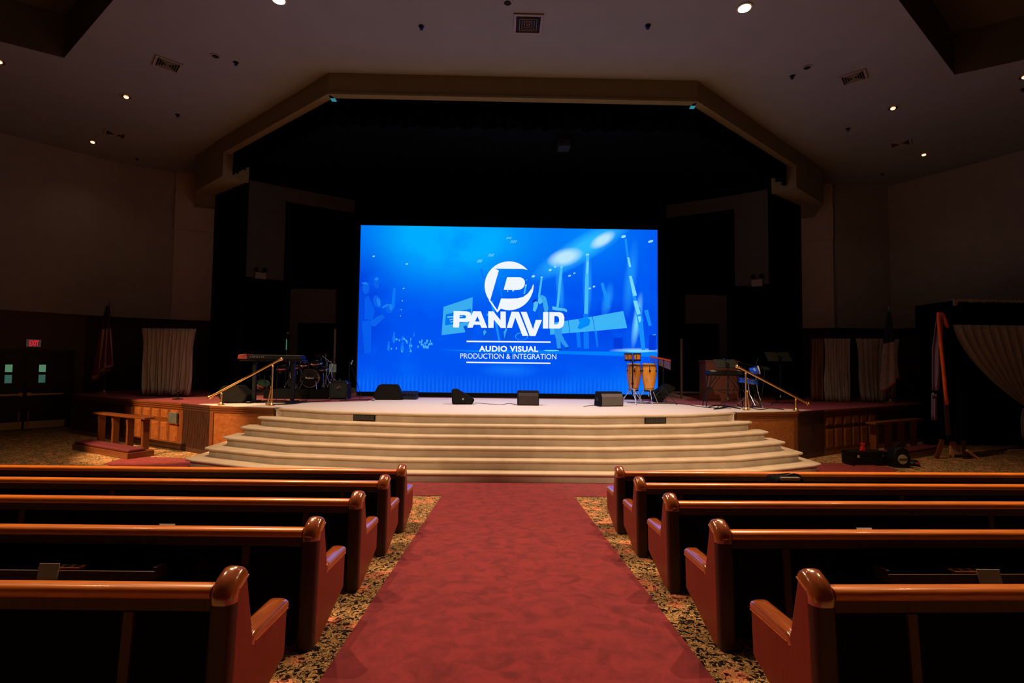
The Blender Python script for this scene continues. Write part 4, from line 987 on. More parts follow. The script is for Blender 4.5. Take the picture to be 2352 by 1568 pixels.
# ------------------------------------------------------------------ stage gear helpers
def tripod(t, x, y, z0, hub, spread, r=0.009, mt=M_BLACKMET, n=3, a0=0.5, name='leg'):
    for k in range(n):
        a_ = a0+2*PI*k/n; m = MB(off=t.location)
        f = Vector((x+spread*math.cos(a_), y+spread*math.sin(a_), z0+r+0.004))
        m.cyl((x, y, hub), f, r, n=8); m.ball(f, r*1.4, 6, 8); m.cyl((x, y, hub*0.55+z0*0.45-0.05), Vector((x, y, hub)).lerp(f, 0.5), r*0.6, n=6)
        m.build(name, mt, t, smooth=True)
def wedge(px0, px1, pyb, pyt, label, kind, rz=0.0, depth=0.42, group='floor monitor wedges on the stage', mtf=None, dark=True):
    """stage monitor: px0..px1 is its width in the picture, pyb the foot"""
    g = G((px0+px1)/2, pyb, HS+0.004); s_ = F/g.y
    w_ = (px1-px0)/s_; h_ = (pyb-pyt)/s_ - 0.01
    t = thing('stage_monitor', label, 'speaker', (g.x, g.y+depth/2, HS+0.003), rz, group)
    # side profile in y,z; the slanting grille is on the side of kind
    if kind == 'front':   # grille slopes towards the audience: y low
        pr = [(-depth/2, 0), (-depth/2, h_*0.66), (-depth*0.30, h_), (depth*0.36, h_), (depth/2, 0)]
    else:
        pr = [(-depth/2, 0), (-depth/2*0.9, h_*0.30), (-depth*0.05, h_), (depth*0.30, h_), (depth/2, h_*0.3), (depth/2, 0)]
    MB().prism(pr, 'x', -w_/2, w_/2).build('cabinet', M_WEDGE if mtf is None else mtf, t, bevel=0.012)
    m = MB(); m.prism([(pr[0][0]-0.006, 0.02), (pr[1][0]-0.006, pr[1][1]), (pr[2][0]-0.004, pr[2][1]-0.01), (pr[2][0]+0.01, pr[2][1]-0.02), (pr[1][0]+0.02, pr[1][1]-0.01), (pr[0][0]+0.02, 0.02)], 'x', -w_/2+0.02, w_/2-0.02)
    m.build('grille', M_GREYGRILLE if not dark else mat('brown_black_grille', (0.036, 0.028, 0.028), 0.9, 0, 0.35, 150, 0.3, 0.2), t)
    for s2 in (-1, 1):
        m = MB(); m.box((s2*w_/2-0.004, -0.06, h_*0.35), (s2*w_/2+0.006, 0.08, h_*0.55)); m.build('side_handle', M_BLACK, t, bevel=0.004)
    for s2 in (-1, 1):
        MB().cyl((s2*w_*0.38, -depth*0.35, -0.002), (s2*w_*0.38, -depth*0.35, 0.01), 0.015).build('foot', M_BLACK, t)
    return t
wedge(1189, 1238, 931, 897, 'dark floor monitor facing front, directly below the screen logo', 'front', 0.0)
wedge(1374, 1430, 933, 899, 'grey grilled floor monitor left of the congas', 'front', 0.25, dark=False)
def wedge_poly(pts, y, depth, label, rz=0.0, logo=None, vent=None):
    P_ = [A(px, py, y) for px, py in pts]; x0 = sum(p.x for p in P_)/len(P_); zmin = min(p.z for p in P_); zo = HS+0.003
    pr = [(p.x-x0, p.z-zmin) for p in P_]
    t = thing('stage_monitor', label, 'speaker', (x0, y, zo), rz, 'floor monitor wedges on the stage')
    MB().prism(pr, 'y', 0, depth).build('cabinet', M_WEDGE, t, bevel=0.014)
    k = 0.90; cx_ = sum(p[0] for p in pr)/len(pr); cz_ = sum(p[1] for p in pr)/len(pr)
    MB().prism([(cx_+(x-cx_)*k, cz_+(z-cz_)*k) for x, z in pr], 'y', -0.006, 0.01).build('side_panel', mat('monitor_side', (0.006, 0.0055, 0.006), 0.85, 0, 0.3, 90, 0, 0.15), t, bevel=0.003)
    if logo:
        p = A(logo[0], logo[1], y); c_ = (p.x-x0, p.z-zmin)
        o = MB().lathe([(0.055, 0), (0.055, 0.012), (0.0, 0.013)], (c_[0], -0.004, c_[1]), (0, -1, 0), 20).build('handle_cup', M_BLACK, t)
        MB().lathe([(0.020, 0.012), (0.018, 0.018), (0, 0.018)], (c_[0], -0.004, c_[1]), (0, -1, 0), 16).build('handle_boss', M_CHROME, o)
    for q in (0.2, 0.8):
        xa = min(a for a, b in pr); xb = max(a for a, b in pr); xq = cx_+(q-0.5)*(xb-xa)*0.5
        MB().cyl((xq, 0.04, -0.002), (xq, 0.04, 0.02), 0.014).build('foot', M_BLACK, t)
    return t
c3 = lambda L_: [(820+x/3.36, 500+y/3.36) for x, y in L_]
c2 = lambda L_: [(440+x/4.355, 700+y/4.355) for x, y in L_]
c5 = lambda L_: [(1340+x/6.533, 780+y/6.533) for x, y in L_]
wedge_poly(c3([(732, 1335), (745, 1322), (778, 1322), (905, 1398), (905, 1412), (888, 1440), (735, 1432)]), G(1063, 929, HS).y, 0.40, 'floor monitor turned sideways showing its wedge outline, left of the centre one', 0.12, c3([(818, 1397)])[0])
wedge_poly(c3([(125, 1385), (128, 1362), (165, 1296), (180, 1290), (300, 1293), (312, 1302), (352, 1395), (345, 1408), (150, 1408)]), G(890, 918.5, HS).y, 0.45, 'large black floor monitor at the left foot of the screen', 0.1)
wedge_poly(c2([(240, 890), (300, 822), (320, 812), (455, 812), (552, 905), (540, 955), (505, 990), (310, 985)]), G(525, 926, HS).y, 0.40, 'large floor monitor behind the left brass handrail', 0.0)
wedge_poly(c5([(1052, 800), (1068, 780), (1255, 655), (1285, 650), (1392, 706), (1385, 720), (1210, 880), (1190, 925), (1095, 925)]), 13.6, 0.35, 'black floor monitor tipped up behind the chimes stand', 0.0)
# pedal board beside the left wedge
g = G(928, 918, HS); t = thing('pedal_board', 'low black pedal board beside the large left floor monitor', 'pedal', (g.x+0.09, g.y+0.25, HS+0.003))
MB().prism([(-0.2, 0), (0.2, 0), (0.2, 0.22), (-0.2, 0.05)], 'x', -0.22, 0.22).build('case', M_BLACK, t, bevel=0.01)
for k in range(4):
    MB().box((-0.19+0.1*k, -0.08, 0.10), (-0.11+0.1*k, 0.04, 0.17)).build('pedal', M_BLACKMET, t, bevel=0.006)

# ------------------------------------------------------------------ congas and bongos
def conga(px, label, material, y, wd_px, pyt, pyb, stand_h):
    g = A(px, 900, y); s_ = F/y; r = wd_px/2/s_
    z0 = A(px, pyb, y).z; z1 = A(px, pyt, y).z; H = z1-z0
    t = thing('conga_drum', label, 'drum', (g.x, y, HS), group='pair of congas on a stand')
    zb = z0-HS
    prof = [(r*0.60, 0), (r*0.68, 0.12*H), (r*0.88, 0.38*H), (r*0.99, 0.60*H), (r*1.0, 0.70*H), (r*0.93, 0.86*H), (r*0.84, 0.96*H)]
    MB().lathe(prof, (0, 0, zb), n=32).build('shell', material, t, smooth=True)
    MB().lathe([(r*0.85, 0.955*H), (r*0.90, 0.965*H), (r*0.90, 0.99*H), (r*0.84, 1.0*H), (0, 1.0*H)], (0, 0, zb), n=32).build('drum_head', M_SKIN, t, smooth=True)
    m = MB(); m.lathe([(r*0.90, 0.90*H), (r*1.0, 0.90*H), (r*1.0, 0.925*H), (r*0.90, 0.925*H)], (0, 0, zb), n=32); m.build('tension_hoop', M_CHROME, t, smooth=True)
    MB().lathe([(r*0.60, -0.01), (r*0.64, -0.01), (r*0.66, 0.03), (r*0.60, 0.03)], (0, 0, zb), n=32).build('base_band', M_BLACKMET, t, smooth=True)
    for k in range(6):
        a_ = 2*PI*k/6+0.35; c_, s2 = math.cos(a_), math.sin(a_)
        m = MB(); m.cyl((c_*r*1.03, s2*r*1.03, zb+0.70*H), (c_*r*1.02, s2*r*1.02, zb+0.94*H), 0.008, n=8); m.box((c_*r*1.0-0.022, s2*r*1.0-0.022, zb+0.69*H), (c_*r*1.0+0.022, s2*r*1.0+0.022, zb+0.76*H))
        m.build('lug', M_CHROME if k % 2 else M_BLACKMET, t, smooth=True)
    for k in range(3):
        a_ = 2*PI*k/3+0.5; m = MB()
        m.cyl((0.62*r*math.cos(a_), 0.62*r*math.sin(a_), zb+0.05), (1.6*r*math.cos(a_), 1.6*r*math.sin(a_), 0.02), 0.012, n=10); m.ball((1.6*r*math.cos(a_), 1.6*r*math.sin(a_), 0.02), 0.019)
        m.build('stand_leg', M_CHROME, t, smooth=True)
    MB().lathe([(0.63*r, 0), (0.70*r, 0), (0.70*r, 0.015), (0.63*r, 0.015)], (0, 0, zb+0.06)).cyl((0, 0, 0.18), (0, 0, zb), 0.015).build('stand_ring', M_CHROME, t, smooth=True)
    return t
conga(1490.5, 'honey coloured conga drum, right one of the pair', M_CONGA, 13.35, 34, 834, 898, 0)
conga(1455.5, 'darker amber conga drum, left one of the pair', M_CONGADARK, 13.45, 33, 834, 897, 0)
# bongos on their own pole
yb = 13.0; s_ = F/yb; pg = A(1453, 900, yb)
bst = thing('bongo_stand', 'black pole stand carrying the bongos before the left conga', 'stand', (pg.x, yb, HS))
zb = A(1453, 829.5, yb).z
MB().cyl((0, 0, 0.2), (0, 0, zb-HS), 0.014).cyl((0, 0, 0.5), (0, 0, 0.56), 0.03).cyl((-0.08, 0, zb-HS), (0.08, 0, zb-HS), 0.012).build('pole', M_BLACKMET, bst, smooth=True)
for k in range(3):
    a_ = 2*PI*k/3-PI/2; MB().cyl((0, 0, 0.42), (0.36*math.cos(a_), 0.36*math.sin(a_), 0.015), 0.010).ball((0.36*math.cos(a_), 0.36*math.sin(a_), 0.018), 0.016).build('leg', M_CHROME, bst, smooth=True)
for (px, r, lab, mt_) in ((1443, 9.6, 'left bongo drum of the pair on the pole stand', M_CONGADARK), (1463, 8.8, 'right bongo drum of the pair on the pole stand', M_CONGA)):
    c = A(px, 829, yb); r = r/s_; H = 18/s_
    t = thing('bongo_drum', lab, 'drum', (c.x, yb, c.z), group='bongos above the congas')
    MB().lathe([(r*0.70, 0.01), (r*0.80, H*0.3), (r*0.9, H*0.7), (r*0.88, H*0.98)], n=24).build('shell', mt_, t, smooth=True)
    MB().lathe([(r*0.86, H*0.84), (r, H*0.84), (r, H), (r*0.9, H*1.01), (0, H*1.01)], n=24).build('rim_and_head', M_BLACKMET, t, smooth=True)
    MB().lathe([(0.0, 0), (r*0.84, 0), (r*0.86, H*0.2), (r*0.72, H*0.22), (0, H*0.22)], n=24).build('base_ring', M_BLACKMET, t, smooth=True)
    for k in range(5):
        a_ = 2*PI*k/5+0.6; MB().cyl((r*1.02*math.cos(a_), r*1.02*math.sin(a_), -0.01), (r*1.0*math.cos(a_), r*1.0*math.sin(a_), H*0.97), 0.008, n=8).build('lug', M_CHROME, t, smooth=True)
# bar chimes
yc = 13.05; c0 = A(1493, 820, yc); c1 = A(1541, 830, yc+0.25)
t = thing('bar_chimes', 'red bar of hanging metal chimes right of the congas', 'chimes', (A(1525, 900, yc+0.1).x, yc+0.1, HS)); off2 = t.location
m = MB(off=off2); d = (c1-c0); m._add([c0+Vector((0, 0, 0)), c1, c1+Vector((0, 0, 0.045)), c0+Vector((0, 0, 0.045)), c0+Vector((0, 0.04, 0)), c1+Vector((0, 0.04, 0)), c1+Vector((0, 0.04, 0.045)), c0+Vector((0, 0.04, 0.045))],
       [(0,1,2,3),(7,6,5,4),(0,4,5,1),(3,2,6,7),(1,5,6,2),(0,3,7,4)]); m.build('beam', mat('red_chime_wood', (0.42, 0.06, 0.03), 0.4), t, bevel=0.003)
m_chime = mat('copper_chime', (0.85, 0.55, 0.38), 0.25, 1.0)
for k in range(26):
    p = c0.lerp(c1, 0.05+0.93*k/25)+Vector((0, 0.02, 0)); ln = 0.12+0.09*k/25
    MB(off=off2).cyl(p+Vector((0, 0, -0.012)), p+Vector((0, 0, -0.012-ln)), 0.0055, n=6).build('chime_tube', M_CHROME if k < 11 else m_chime, t)
px_ = off2.x
MB(off=off2).cyl((px_, yc+0.14, HS+0.3), (px_, yc+0.14, c0.lerp(c1, 0.65).z+0.02), 0.012).cyl((px_, yc+0.14, HS+0.85), (px_, yc+0.14, HS+0.91), 0.022).build('pole', M_BLACKMET, t)
tripod(t, px_, yc+0.14, HS, HS+0.42, 0.42, 0.010, a0=-1.0)

# ------------------------------------------------------------------ microphone stand, amplifier, keyboard, drum kit at left
g = G(800.5, 915, HS); t = thing('microphone_stand', 'black tripod microphone stand beside the small amplifier', 'microphone stand', (g.x, g.y, HS)); yy = g.y
tp = A(800, 832, yy)
MB().cyl((0, 0, 0.12), (0, 0, tp.z-HS), 0.011).cyl((0, 0, 0.60), (0, 0, 0.66), 0.02).build('pole', M_BLACKMET, t)
MB().cyl((0, 0, tp.z-HS), (0.09, -0.03, tp.z-HS+0.02), 0.009).cyl((0.06, -0.02, tp.z-HS-0.02), (0.10, -0.04, tp.z-HS+0.06), 0.014).ball((0.055, -0.02, tp.z-HS-0.04), 0.024).build('microphone', M_CHROME, t, smooth=True)
MB().cyl((0, 0, 0.28), (0, 0, 0.33), 0.028).build('red_clutch', M_REDP, t)
for k, (dx, dy) in enumerate(((0.34, -0.05), (-0.03, 0.25), (-0.03, -0.22))): MB().cyl((0, 0, 0.36 if k == 0 else 0.15), (dx, dy, 0.015), 0.010).build('leg', M_BLACKMET, t)
MB().cyl((0.05, 0.0, 0.9), (0.34, 0.1, 0.02), 0.008).build('folded_boom', M_BLACKMET, t)
# amp
g0 = G(755, 917, HS); g1 = G(794, 918, HS); w_ = (g1.x-g0.x); h_ = 38/(F/g0.y)
t = thing('bass_amplifier', 'small black bass amplifier cabinet between drum kit and microphone stand', 'amplifier', ((g0.x+g1.x)/2, g0.y+0.2, HS+0.003), 0.05)
MB().box((-w_/2, -0.2, 0.02), (w_/2, 0.2, h_)).build('cabinet', mat('amp_vinyl', (0.006, 0.007, 0.007), 0.8, 0, 0.3, 80, 0, 0.2), t, bevel=0.015)
MB().box((-w_/2+0.03, -0.212, 0.05), (w_/2-0.03, -0.198, h_-0.03)).build('grille_cloth', mat('amp_grille', (0.012, 0.018, 0.018), 0.9, 0, 0.3, 120, 0, 0.2), t)
MB().lathe([(0.075, 0), (0.07, 0.006), (0, 0.007)], (0.0, -0.212, h_*0.72), (0, -1, 0), 24).build('badge', M_BLACK, t)
m = MB()
for k in range(24):
    a_ = 2*PI*k/24; b_ = 2*PI*(k+1)/24; m.cyl((0.066*math.cos(a_), -0.219, h_*0.72+0.04*math.sin(a_)), (0.066*math.cos(b_), -0.219, h_*0.72+0.04*math.sin(b_)), 0.003, n=5)
m.build('badge_ring', M_CHROME, t)
text_part('HS', lambda u, v: (-0.035+u*0.07, -0.221, h_*0.72-0.022+v*0.044), 'badge_letters', M_CHROME, t, shear=0.3)
for sx in (-1, 1):
    for zz in (0.03, h_-0.01): MB().ball((sx*(w_/2-0.01), -0.19, zz), 0.018).build('corner', M_CHROME, t, smooth=True)
MB().box((-w_*0.38, -0.15, h_), (w_*0.34, 0.15, h_+0.055)).build('amp_head', M_BLACKMET, t, bevel=0.006)
for k in (-0.13, 0.0): MB().cyl((k, -0.1, h_+0.055), (k, -0.1, h_+0.10), 0.012).build('knob', M_CHROME, t)
# keyboard on table stand
yk = 12.05; a = A(545, 824, yk); c = A(690, 818, yk)
t = thing('red_keyboard', 'red-ended stage keyboard behind the left handrail', 'keyboard', (a.x, yk, a.z), 0.0)
Lk = c.x-a.x
MB().box((0.22, 0, 0), (Lk, 0.34, 0.10)).build('body', M_BLACK, t, bevel=0.01)
MB().prism([(0.0, 0.0), (0.24, 0.0), (0.20, 0.125), (0.02, 0.10)], 'y', -0.01, 0.34).build('end_cheek', mat('dark_red_plastic', (0.16, 0.012, 0.012), 0.45), t, bevel=0.012)
text_part('YAMAHA', lambda u, v: (0.28+u*0.36, -0.003, 0.035+v*0.04), 'maker_lettering', mat('pale_print', (0.16, 0.16, 0.18), 0.5), t)
MB().box((0.26, 0.17, 0.10), (Lk-0.04, 0.33, 0.105)).build('white_keys', M_KEYW, t)
t2 = thing('keyboard_table', 'black square-legged stand under the red keyboard', 'stand', (a.x, yk, HS), 0.0)
hk = a.z-HS
MB().box((0.05, 0.02, hk-0.05), (Lk+0.05, 0.32, hk-0.003)).build('top_bar', M_BLACKMET, t2, bevel=0.004)
for px in (577, 666):
    x = A(px, 880, yk).x - a.x
    MB().box((x-0.04, 0.12, 0.05), (x+0.04, 0.20, hk-0.05)).build('column', M_BLACKMET, t2, bevel=0.004)
    MB().box((x-0.05, -0.12, 0.003), (x+0.05, 0.45, 0.05)).build('foot', M_BLACKMET, t2, bevel=0.006)
x = A(637, 880, yk).x - a.x
MB().cyl((x, -0.03, 0.02), (x, -0.03, hk), 0.008).build('cable_pole', M_BLACKMET, t2)
# stand behind keyboards; its greenish highlight is a glowing strip, not a lamp
p = A(658, 805, 12.7)
t = thing('thin_stand', 'tall thin stand with a greenish highlight painted as a glowing strip, behind the keyboard', 'stand', (p.x, 12.7, HS))
MB().cyl((0, 0, 0.01), (0, 0, A(658, 765, 12.7).z-HS), 0.010).lathe([(0.14, 0.0), (0.14, 0.015), (0.02, 0.03)]).build('pole', M_BLACKMET, t)
MB().box((-0.012, -0.016, A(658, 803, 12.7).z-HS), (0.012, -0.010, A(658, 779, 12.7).z-HS)).build('highlight_strip', emit('green_highlight', (0.05, 0.22, 0.15), 0.7), t)
MB().ball((0.02, 0, A(658, 765, 12.7).z-HS), 0.035).build('head', M_BLACK, t)
# electronic drum kit on a riser
g = G(712, 916, HS); yr = g.y
rs_ = thing('drum_riser', 'low black platform under the drum kit', 'platform', (g.x, yr, HS))
RH = 0.24
MB().box((-1.25, 0, 0.002), (0.53, 1.6, RH)).build('riser_box', M_BLACKWALL, rs_, bevel=0.006)
yd = yr+0.35; SD = F/yd
def K(px, py, dy=0): 
    p = A(px, py, yd+dy); return Vector((p.x-g.x, yd+dy-yr-0.0, p.z-HS))
kit = thing('drum_kit', 'black electronic drum kit with chrome rims on the black platform', 'drums', (g.x, yr, HS))
def pad(name, px, py, rpx, tilt=(0, -0.35, 1), h=0.10, mt=M_BLACK, dy=0.2):
    p = K(px, py, dy); r = rpx/SD; tl = Vector(tilt).normalized()
    o = MB().lathe([(r*0.9, -h), (r, -h*0.8), (r, 0.0), (0, 0.004)], p, tl, 28).build(name, mt, kit, smooth=True)
    m = MB(); m.lathe([(r*0.97, -0.02), (r*1.05, -0.02), (r*1.05, 0.012), (r*0.97, 0.014)], p, tl, 28); m.build('rim', M_CHROME, o, smooth=True)
    for k in range(5):
        u = tl.orthogonal().normalized(); w2 = tl.cross(u); a_ = 2*PI*k/5; q = p+(u*math.cos(a_)+w2*math.sin(a_))*r*1.05
        MB().cyl(q, q-tl*h*0.8, 0.007, n=6).build('lug', M_CHROME, o)
    z0 = RH+0.003
    MB().cyl((p.x, p.y+0.05, z0 if name == 'snare' else RH+0.4), (p.x, p.y+0.03, p.z-h), 0.012).build('support', M_CHROME, kit)
    return o
# kick
kc = K(712, 868, 0.0); r = 21/SD
kk = MB().lathe([(r*0.98, 0), (r, 0.02), (r, 0.32), (r*0.95, 0.34), (0, 0.34)], kc, (0, 1, 0), 32).build('kick_drum', M_BLACK, kit, smooth=True)
MB().lathe([(r*0.94, -0.015), (r*1.04, -0.015), (r*1.04, 0.03), (r*0.94, 0.03)], kc, (0, 1, 0), 32).build('kick_hoop', M_CHROME, kk, smooth=True)
MB().lathe([(0, -0.006), (r*0.93, -0.006), (r*0.93, 0.004), (0, 0.004)], kc, (0, 1, 0), 32).build('kick_head', M_BLACK, kk)
MB().prism([(kc.x-0.10, kc.z+0.17), (kc.x+0.10, kc.z+0.17), (kc.x+0.11, kc.z-0.22), (kc.x-0.11, kc.z-0.22)], 'y', kc.y-0.03, kc.y-0.008).build('kick_tower', M_BLACKMET, kk, bevel=0.01)
text_part('Roland', lambda u, v: (kc.x-0.11+u*0.22, kc.y-0.034, kc.z-0.02+v*0.05), 'maker_lettering', emit('lit_lettering', (0.5, 0.5, 0.52), 0.55) if False else mat('silver_print', (0.8, 0.8, 0.82), 0.4), kk, bold=0.01)
for s2 in (-1, 1):
    MB().box((kc.x+s2*0.25-0.03, kc.y-0.032, kc.z-0.005), (kc.x+s2*0.25+0.03, kc.y-0.02, kc.z+0.012)).build('claw', M_CHROME, kk)
    MB().cyl((kc.x+s2*0.17, kc.y-0.02, kc.z-0.08), (kc.x+s2*0.24, kc.y-0.14, RH+0.012), 0.012).build('spur', M_CHROME, kk)
pad('tom', 700, 836, 11); pad('tom', 727, 832, 14); pad('floor_tom', 651, 843, 14, h=0.16); pad('tom', 682, 842, 9); pad('snare', 742, 846, 12)
pad('floor_tom', 605, 880, 14, (0.5, -0.5, 1), 0.14, mat('teal_reflective_shell', (0.02, 0.05, 0.04), 0.2, 0.5), -0.1)
for (px, py, rpx, tl) in ((737, 816, 14, (0.2, -0.35, 1)), (748, 812, 9, (0, -0.2, 1)), (664, 815, 12, (-0.2, -0.3, 1)), (690, 824, 10, (0.1, -0.3, 1)), (760, 826, 9, (-0.1, -0.3, 1))):
    p = K(px, py, 0.35); r = rpx/SD
    o = MB().lathe([(r, -0.012), (r*0.3, 0.006), (r*0.15, 0.02), (0, 0.02)], p, tl, 28).build('cymbal', M_BLACKMET, kit, smooth=True)
    MB().cyl((p.x, p.y, p.z), (p.x+0.03, p.y+0.05, RH+0.3), 0.010).build('cymbal_stand', M_CHROME, kit)
    for k in range(3):
        a_ = 2*PI*k/3; MB().cyl((p.x+0.03, p.y+0.05, RH+0.32), (p.x+0.03+0.22*math.cos(a_), p.y+0.05+0.15*math.sin(a_), RH+0.012), 0.008).build('cymbal_stand_leg', M_CHROME, kit)
for (x0, y0, x1, y1, dy) in ((740, 817, 765, 836, 0.0), (765, 836, 748, 876, 0.0), (753, 829, 745, 893, 0.1), (750, 860, 757, 880, 0.05), (620, 862, 628, 888, -0.1), (690, 836, 690, 880, 0.2)):
    MB().cyl(K(x0, y0, dy), K(x1, y1, dy), 0.008).build('boom_arm', M_CHROME, kit)
m = MB(); m.cyl(K(596, 850, 0.4), K(756, 850, 0.4), 0.016).cyl(K(596, 850, 0.4), K(596, 893, 0.4), 0.016).cyl(K(756, 850, 0.4), K(756, 893, 0.4), 0.016).cyl(K(676, 850, 0.4), K(676, 893, 0.4), 0.016); m.build('rack_frame', M_BLACKMET, kit)
# sheet of music held by the kit
p = K(764, 846, 0.1); MB().box((p.x-0.10, p.y, p.z-0.10), (p.x+0.10, p.y+0.01, p.z+0.12)).build('music_sheet', mat('sheet_blue_light_tint', (0.10, 0.16, 0.20), 0.8), kit)  # white sheet; the blue light on it is mixed into the colour
MB().cyl((p.x, p.y+0.02, p.z-0.1), (p.x, p.y+0.02, RH+0.01), 0.009).build('sheet_holder', M_BLACKMET, kit)
# small mic on desk base on the left stage corner
g = G(405, 917, HS); t = thing('desk_microphone', 'short black microphone on a round base at the left edge of the stage', 'microphone', (g.x, g.y+0.05, HS))
MB().lathe([(0.12, 0), (0.12, 0.015), (0.02, 0.03), (0.0, 0.03)]).build('base', M_BLACK, t, smooth=True)
MB().cyl((0, 0, 0.02), (0, 0, 0.16), 0.010).cyl((-0.12, 0, 0.13), (0.03, 0, 0.20), 0.018, 0.028).ball((0.03, 0, 0.20), 0.035).build('microphone', M_BLACK, t, smooth=True)

# ------------------------------------------------------------------ right side gear
# panelled wooden cabinet
g0 = G(1622, 921, HS); g1 = G(1692, 921, HS); h_ = A(1650, 828, g0.y).z-HS
t = thing('wooden_cabinet', 'upright dark wooden cabinet with fluted top behind the right keyboard', 'cabinet', (g0.x, g0.y, HS+0.002)); w_ = g1.x-g0.x
M_CAB = wood('cabinet_walnut', (0.085, 0.022, 0.011), (0.13, 0.036, 0.016), 0.5, (10, 10, 1), 3)
MB().box((0, 0, 0), (w_, 0.5, h_)).build('carcass', M_CAB, t, bevel=0.006)
MB().box((-0.02, -0.02, h_-0.04), (w_+0.02, 0.52, h_+0.005)).build('top', M_CAB, t, bevel=0.008)
m = MB()
for k in range(18): m.box((0.04+k*(w_-0.08)/18, -0.012, h_-0.34), (0.04+(k+0.6)*(w_-0.08)/18, 0.0, h_-0.08))
m.build('fluting', M_CAB, t, bevel=0.003)
for k in range(2): MB().box((0.05+k*w_/2, -0.015, 0.06), (w_/2-0.04+k*w_/2, 0.0, h_-0.40)).build('door', M_CAB, t, bevel=0.008)
def music_stand(px, pyd0, pyd1, wpx, pyb, label, tilt=0.25):
    g = G(px, pyb, HS); y = g.y; s_ = F/y
    t = thing('music_stand', label, 'music stand', (g.x, y, HS), group='music stands on the stage')
    zt_ = A(px, pyd0, y).z-HS; zb_ = A(px, pyd1, y).z-HS; w_ = wpx/s_
    zt2 = zt_
    m = MB(); m._add([(-w_/2*0.9, -0.02, zb_), (w_/2, -0.02, zb_), (w_/2*0.88, 0.14, zt2), (-w_/2, 0.14, zt2), (-w_/2*0.9, -0.008, zb_-0.004), (w_/2, -0.008, zb_-0.004), (w_/2*0.88, 0.152, zt2-0.004), (-w_/2, 0.152, zt2-0.004)],
         [(0,1,2,3),(7,6,5,4),(0,4,5,1),(1,5,6,2),(2,6,7,3),(3,7,4,0)]); m.build('desk', mat('stand_grey_metal', (0.012, 0.013, 0.012), 0.6, 0, 0.1, 8, 0, 0.2), t)
    MB().box((-w_/2*0.9, -0.07, zb_-0.012), (w_/2, -0.015, zb_)).build('ledge', M_BLACKMET, t)
    MB().prism([(-0.04, zb_-0.01), (0.04, zb_-0.01), (0.05, zb_+0.10), (-0.05, zb_+0.15)], 'y', -0.035, -0.02).build('tilt_bracket', M_BLACKMET, t)
    MB().cyl((0, -0.03, 0.18), (0, -0.03, zb_), 0.012).cyl((0, -0.03, 0.5), (0, -0.03, 0.57), 0.02).build('pole', M_BLACKMET, t)
    MB().cyl((0, -0.03, 0.50), (0.0, -0.055, 0.50), 0.012).cyl((0, -0.03, 0.20), (0, -0.03, 0.26), 0.022).build('clamp', M_CHROME, t)
    for k in range(3):
        a_ = 2*PI*k/3-PI/2+0.9; MB().cyl((0, -0.03, 0.24), (0.34*math.cos(a_), -0.03+0.34*math.sin(a_), 0.012), 0.009).build('leg', M_BLACKMET, t)
    MB().box((-0.03, 0.10, zt2), (0.03, 0.13, zt2+0.02)).build('clip_lamp', M_CHROME, t)
    return t
music_stand(1671, 825, 844, 54, 936, 'black music stand in front of the right keyboard')
music_stand(1792, 808, 829, 60, 930, 'taller black music stand behind the right handrail')
# keyboard on X stand
yk = 12.3; a = A(1631, 860, yk); c = A(1707, 860, yk)
t = thing('digital_piano', 'slim black keyboard on a folding stand, right side of the stage', 'keyboard', (a.x, yk, a.z)); Lk = c.x-a.x
MB().box((0, 0, 0), (Lk, 0.28, 0.10)).build('body', M_BLACK, t, bevel=0.012)
MB().box((0.03, 0.02, 0.10), (Lk-0.03, 0.13, 0.108)).build('white_keys', M_KEYW, t)
MB().box((0.02, -0.004, 0.075), (0.17, 0.0, 0.09)).build('maker_badge', mat('pale_print', (0.2, 0.2, 0.2)), t)
t = thing('keyboard_stand', 'black folding stand under the slim right keyboard', 'stand', (a.x, yk, HS)); hk = a.z-HS
for y_ in (0.03, 0.25):
    MB().cyl((0.05, y_, hk-0.012), (-0.10, y_-0.02, 0.014), 0.013).build('leg', M_BLACKMET, t)
    MB().cyl((0.28, y_, hk-0.012), (0.02, y_, 0.42), 0.010).build('strut', M_BLACKMET, t)
    MB().cyl((Lk-0.05, y_, hk-0.012), (Lk+0.10, y_-0.02, 0.014), 0.013).build('leg', M_BLACKMET, t)
    MB().cyl((Lk-0.28, y_, hk-0.012), (Lk-0.02, y_, 0.42), 0.010).build('strut', M_BLACKMET, t)
MB().cyl((0.0, 0.03, 0.42), (Lk, 0.03, 0.42), 0.010).cyl((0.0, 0.25, hk-0.016), (Lk, 0.25, hk-0.016), 0.012).build('cross_bar', M_BLACKMET, t)
# blue drums
yd = 12.2; SD = F/yd
pg = A(1728, 900, yd); kit2 = thing('blue_drum_set', 'small blue drums on chrome stands behind the right handrail', 'drums', (pg.x, yd, HS))
def Q(px, py, dy=0): p = A(px, py, yd+dy); return Vector((p.x-pg.x, dy, p.z-HS))
p = Q(1735, 851, 0.1)
MB().lathe([(0.09, -0.13), (0.10, -0.12), (0.10, 0.06), (0.09, 0.07), (0, 0.07)], p, (1, -0.35, 0.25), 28).build('tom', M_BLUE, kit2, smooth=True)
MB().lathe([(0.10, 0.06), (0.108, 0.06), (0.108, 0.085), (0.10, 0.09), (0, 0.088)], p, (1, -0.35, 0.25), 28).build('tom_head', mat('cream_head', (0.6, 0.52, 0.42), 0.5), kit2, smooth=True)
p = Q(1719, 875, 0.1)
MB().lathe([(0.21, -0.05), (0.22, -0.045), (0.22, 0.045), (0.21, 0.05), (0, 0.05)], p, (0.1, -0.1, 1), 32).build('snare', M_BLUE, kit2, smooth=True)
